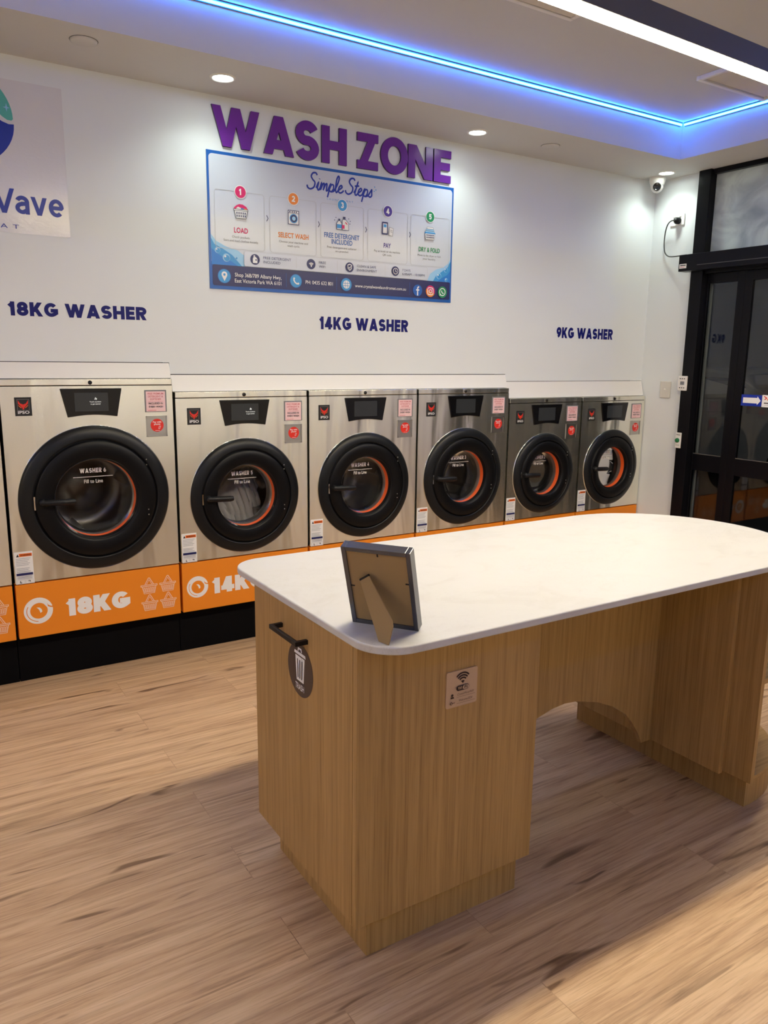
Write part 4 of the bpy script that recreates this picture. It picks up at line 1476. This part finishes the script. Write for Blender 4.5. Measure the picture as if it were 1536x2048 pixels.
fs = [(j * 24 + k, j * 24 + (k + 1) % 24, (j + 1) * 24 + (k + 1) % 24, (j + 1) * 24 + k) for j in range(4) for k in range(24)]
le.add(vs, fs, 0, True)
le.build('lens', M['lens'], t)

# ------------------------------------------------------------------ island
IX0, IX1, IY0, IY1, IZ0, IZ1 = .8405, 1.4080, -2.2762, -1.6870, .1275, .857
t = thing('base_cabinet', 'oak cabinet with a black bar handle under the near end of the worktop', 'cabinet', (IX0, IY0, 0))
W, D = IX1 - IX0, IY1 - IY0
b = MB()
b.box(0.020, W - .018, 0.019, D, IZ0 + .001, IZ1)
b.build('carcass', M['oak'], t)
MB().box(0, W, 0, .0185, IZ0, IZ1).build('end_panel', M['oak'], t, bevel=.001)
MB().box(W - .018, W, .019, D, IZ0, IZ1).build('side_panel', M['oak'], t)
d = MB().box(0, .0185, .0205, D, IZ0, IZ1 - .002).build('door', M['oak'], t, bevel=.001)
MB().box(.056, W - .012, .040, D - .03, 0, IZ0).build('kickboard', M['oak'], t)
hy0, hy1 = 2.2762 - 1.868, 2.2762 - 2.030
h = MB()
h.box(-.036, -.026, hy1, hy0, .783, .795)
h.box(-.027, 0, hy1, hy1 + .012, .783, .795)
h.box(-.027, 0, hy0 - .012, hy0, .783, .795)
h.build('bar_handle', M['black'], d, bevel=.001)
# round trash sticker on the door
p = Print((0, 2.2762 - 1.984, .698), Un, Vn, base=.0005)
p.circ((0, 0), .0735, M['brown'], seg=56)
w_ = M['pwhite']
yv = .0
p.poly([(-.027, .036), (.027, .036), (.020, -.032), (-.020, -.032)], w_)
p.poly([(-.033, .040), (.033, .040), (.031, .048), (-.031, .048)], w_)
p.outline([(-.010, .050), (-.008, .058), (.008, .058), (.010, .050)], .005, w_, closed=False)
for k in (-.012, 0, .012):
    p.line([(k * 1.15, .028), (k * .9, -.024)], .0048, M['brown'])
p.text('TRASH', 0, -.055, .0165, w_, width=.050, align='c', off=.004)
p.build('trash_sticker', d)

# Wi-Fi plaque
t = thing('wifi_plaque', 'small pale wooden WiFi plaque on the front of the oak cabinet', 'sign', (1.094, IY0, .646))
MB().prism(Print((0, 0, 0), U_, V_).rr(0, 0, .097, .0955, .005), 'y', -.004, -.0002).build('plate', [M['plywood']], t, fix=True)
p = Print((0, -.004, 0), U_, V_)
B_ = M['burnt']
for r in (.026, .0195, .013):
    p.polys(stroke(arc(.050, .062, r, r, 42, 138, 14), .0042), B_)
p.poly([(.050, .060), (.0555, .0665), (.050, .0685), (.0445, .0665)], B_)
p.rrect(.030, .042, .070, .056, .0065, B_)
p.rrect(.050, .0432, .0690, .0548, .0055, M['plywood'])
p.text('Wi', .041, .0455, .008, M['plywood'], width=.013, align='c', off=.02)
p.text('Fi', .0595, .0455, .008, B_, width=.009, align='c', off=.02)
p.circ((.017, .0345), .0035, B_)
p.poly([(.0115, .026), (.0225, .026), (.021, .0305), (.013, .0305)], B_)
p.circ((.014, .0135), .0038, B_)
p.circ((.014, .0135), .0022, M['plywood'])
p.line([(.0175, .0137), (.025, .0145)], .0016, B_)
p.text('CrystalWaveWiFi', .058, .0315, .0058, B_, width=.052, align='c', shear=.3)
p.rect(.030, .0270, .088, .0276, B_)
p.text('Welcome2024', .058, .0150, .0058, B_, width=.042, align='c', shear=.3)
p.rect(.030, .0105, .088, .0111, B_)
p.build('engraving', t)

# arched panel between the two cabinets
half = [(1.805, .379), (1.862, .374), (1.965, .346), (2.047, .309), (2.115, .264), (2.150, .226), (2.179, .187), (2.200, .153), (2.211, .1275), (2.2612, .1275)]
ar = [(x, z) for x, z in half]
arl = [(3.61 - x, z) for x, z in half[1:]][::-1]
path = [(IX1 + .0005, .1275)] + arl + ar + [(2.2615, IZ1), (IX1 + .0005, IZ1)]
path = [p_ for p_ in path if p_[0] >= IX1]
o = MB().prism(path, 'y', -2.0, -1.982).build('modesty_panel', M['oak'], fix=True)
tag(o, 'oak panel with arched cutout joining the two island cabinets', 'panel')

# right-hand cabinet with half-round end shelves
SX = 2.280
t = thing('shelf_cabinet', 'oak cabinet with rounded open end shelves under the far end of the worktop', 'cabinet', (SX, -2.388, 0))
Yn = lambda y: y + 2.388
MB().box(-.018, 0, Yn(-2.284), Yn(-1.56), .1275, IZ1).build('side_panel', M['oak'], t, bevel=.001)
MB().box(.0, .018, Yn(-2.388), Yn(-1.50), .136, IZ1).build('back_panel', M['oak'], t, bevel=.001)
def halfround(r, x, yc, n=28):
    return [(x, yc - r)] + [(x + r * 1.0 * cos(radians(-90 + 180 * k / n)), yc + r * sin(radians(-90 + 180 * k / n))) for k in range(1, n)] + [(x, yc + r)]
yc = Yn(-1.944)
for z in (.136, .478):
    MB().prism(halfround(.437, .018, yc), 'z', z, z + .018).build('shelf', M['oakh'], t, bevel=.001, fix=True)
MB().prism([(.074, Yn(-1.554)), (.074, Yn(-2.330))] + [(.074 + .04 + .386 * cos(radians(-90 + 180 * k / 24)), yc + .386 * sin(radians(-90 + 180 * k / 24))) for k in range(25)], 'z', 0, .1270).build('kickboard', M['oak'], t, fix=True)

# worktop
def worktop():
    y0, y1, x0, xe = -2.374, -1.494, .832, 2.762
    r1 = .105
    re = (y1 - y0) / 2
    pts = arc(x0 + r1, y0 + r1, r1, r1, 180, 270, 12)
    pts += arc(xe - re, (y0 + y1) / 2, re, re, -90, 90, 48)
    pts += arc(x0 + r1, y1 - r1, r1, r1, 90, 180, 12)
    o = MB().prism(pts, 'z', .8572, .8772, smooth_side=False).build('worktop', M['stone'], bevel=.004, seg=3, fix=True)
    tag(o, 'white stone worktop with one rounded end on the oak island', 'worktop')
worktop()

# picture frame seen from behind
def picture_frame():
    A, B = Vector((.889, -2.171, .8775)), Vector((.988, -2.306, .8775))
    ab = (B - A).normalized()
    L = (B - A).length
    n = Vector((ab.y, -ab.x, 0))
    if n.dot(CAM - A) < 0:
        n = -n
    th = radians(19.5)
    rot = math.atan2(ab.y, ab.x)
    t = thing('picture_frame', 'black picture frame standing with its brown card back towards the viewer', 'picture frame', tuple(A), rot)
    # local: x along the frame, -y towards the viewer, z up; lean the frame towards the viewer at the top
    s = -1 if (Matrix.Rotation(rot, 3, 'Z') @ Vector((0, -1, 0))).dot(n) > 0 else 1
    def Q(u, v, w):      # u across, v up the frame, w out of its back
        return (u, s * (v * sin(th) + w * cos(th)), v * cos(th) - w * sin(th) + .0)
    def box(mb, u0, u1, v0, v1, w0, w1, m=0):
        vs = [Q(u, v, w) for v in (v0, v1) for w in (w0, w1) for u in (u0, u1)]
        mb.add(vs, [(0, 2, 3, 1), (4, 5, 7, 6), (0, 1, 5, 4), (2, 6, 7, 3), (0, 4, 6, 2), (1, 3, 7, 5)], m)
    H, fw, dp = .215, .011, .027
    f = MB()
    box(f, 0, fw, 0, H, -dp, 0)
    box(f, L - fw, L, 0, H, -dp, 0)
    box(f, fw, L - fw, 0, fw, -dp, 0)
    box(f, fw, L - fw, H - fw, H, -dp, 0)
    f.build('frame_moulding', mat('frame_charcoal', (0.045, 0.048, 0.060), 0.14, spec=1.0), t, bevel=.001, fix=True)
    bk = MB()
    box(bk, fw, L - fw, fw, H - fw, -.008, -.004)
    bo = bk.build('backing_board', M['card'], t, fix=True)
    for u, v, hz in ((L * .52, H - fw - .003, 0), (L - fw - .003, H * .60, 1), (fw + .003, H * .50, 1), (L * .5, fw + .003, 0)):
        c_ = MB()
        if hz:
            box(c_, u - .006, u + .006, v - .0015, v + .0015, -.004, -.0028)
        else:
            box(c_, u - .0015, u + .0015, v - .006, v + .006, -.004, -.0028)
        c_.build('retaining_tab', M['black'], bo, fix=True)
    gl = MB()
    box(gl, fw, L - fw, fw, H - fw, -.020, -.017)
    gl.build('glazing', M['wglass'], t, fix=True)
    # the strut: hinged high on the back, foot on the worktop
    inv = Matrix.Translation(-A)
    inv = Matrix.Rotation(-rot, 4, 'Z') @ inv
    ft0, ft1 = inv @ Vector((.881, -2.345, .8776)), inv @ Vector((.875, -2.314, .8776))
    a0, a1_ = inv @ Vector((.8757, -2.2282, .998)), inv @ Vector((.8832, -2.2540, 1.0149))
    nrm = (ft0 - a0).cross(a1_ - a0).normalized() * .0012
    ring = [a0, ft1, ft0, inv @ Vector((.8885, -2.350, .9216)), inv @ Vector((.8893, -2.345, .9336)), a1_]
    st = MB()
    vs = [p_ + nrm for p_ in ring] + [p_ - nrm for p_ in ring]
    k = len(ring)
    st.add(vs, [list(range(k)), list(range(k, 2 * k))[::-1]] + [(i, (i + 1) % k, k + (i + 1) % k, k + i) for i in range(k)])
    so = st.build('strut', M['card'], t, fix=True)
    hg = MB()
    hg.tube([a0 + Vector((0, 0, .001)), a1_ + Vector((0, 0, .001))], .0028, 8)
    hg.build('strut_hinge', M['black'], so)
picture_frame()

# unseen fill lamp added outside so the parked car shows
t = thing('outside_fill_light', 'added fill lamp outside, out of view above the glass door', 'light', (6.0, .3, 2.80))
MB().lathe([(.0005, -.05), (.07, -.045), (.10, -.02), (.10, 0)], (0, 0, 0), 'z', 28).build('fill_globe', em('outside_fill_glow', (1, .9, .75), 8.0), t)
ld = bpy.data.lights.new('outside_fill_lamp', 'POINT')
ld.energy = 9
ld.color = (1, .9, .78)
ld.shadow_soft_size = .08
lo = bpy.data.objects.new('lamp_light', ld)
lo.location = (0, 0, -.14)
COL.objects.link(lo)
lo.parent = t
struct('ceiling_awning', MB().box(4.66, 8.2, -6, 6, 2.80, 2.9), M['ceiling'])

# ------------------------------------------------------------------ a parked car beyond the glass
def car():
    t = thing('parked_car', 'pale car parked outside in the dark, seen through the glass door', 'car', (9.4, 2.45, -.02), radians(0))
    # profile in y-z, the nose towards -y
    prof = [(-2.1, .35), (-2.12, .65), (-1.95, .80), (-1.1, .93), (-.45, 1.38), (.2, 1.46), (.95, 1.42), (1.6, 1.02), (2.05, .95), (2.12, .60), (2.08, .33)]
    vs, fs = [], []
    xs = [(-.88, 0.0), (-.80, 1.0), (.80, 1.0), (.88, 0.0)]
    k = len(prof)
    for x, full in ((-.86, 0), (-.70, 1), (.70, 1), (.86, 0)):
        for y, z in prof:
            zz = z if full else min(z, .93)
            vs.append((x, y * (1 if full else .985), zz))
    for a in range(3):
        for i in range(k):
            j = (i + 1) % k
            fs.append((a * k + i, a * k + j, (a + 1) * k + j, (a + 1) * k + i))
    fs.append(list(range(k)))
    fs.append(list(range(3 * k, 4 * k))[::-1])
    MB().add(vs, fs, 0, False).build('car_body', M['carpaint'], t, bevel=.03, fix=True)
    for x in (-.80, .80):
        for y in (-1.3, 1.3):
            w = MB().lathe([(.001, -.11), (.30, -.11), (.33, -.08), (.33, .08), (.30, .11), (.001, .11)], (x, y, .33), 'x', 28)
            w.build('wheel', M['tyre'], t)
    s = MB()
    for sx in (-1, 1):
        s.add([(sx * .795, -.85, .98), (sx * .74, -.42, 1.33), (sx * .735, .9, 1.36), (sx * .80, 1.35, 1.0)], [(0, 1, 2, 3) if sx < 0 else (3, 2, 1, 0)])
    s.build('side_window', M['carglass'], t)
car()
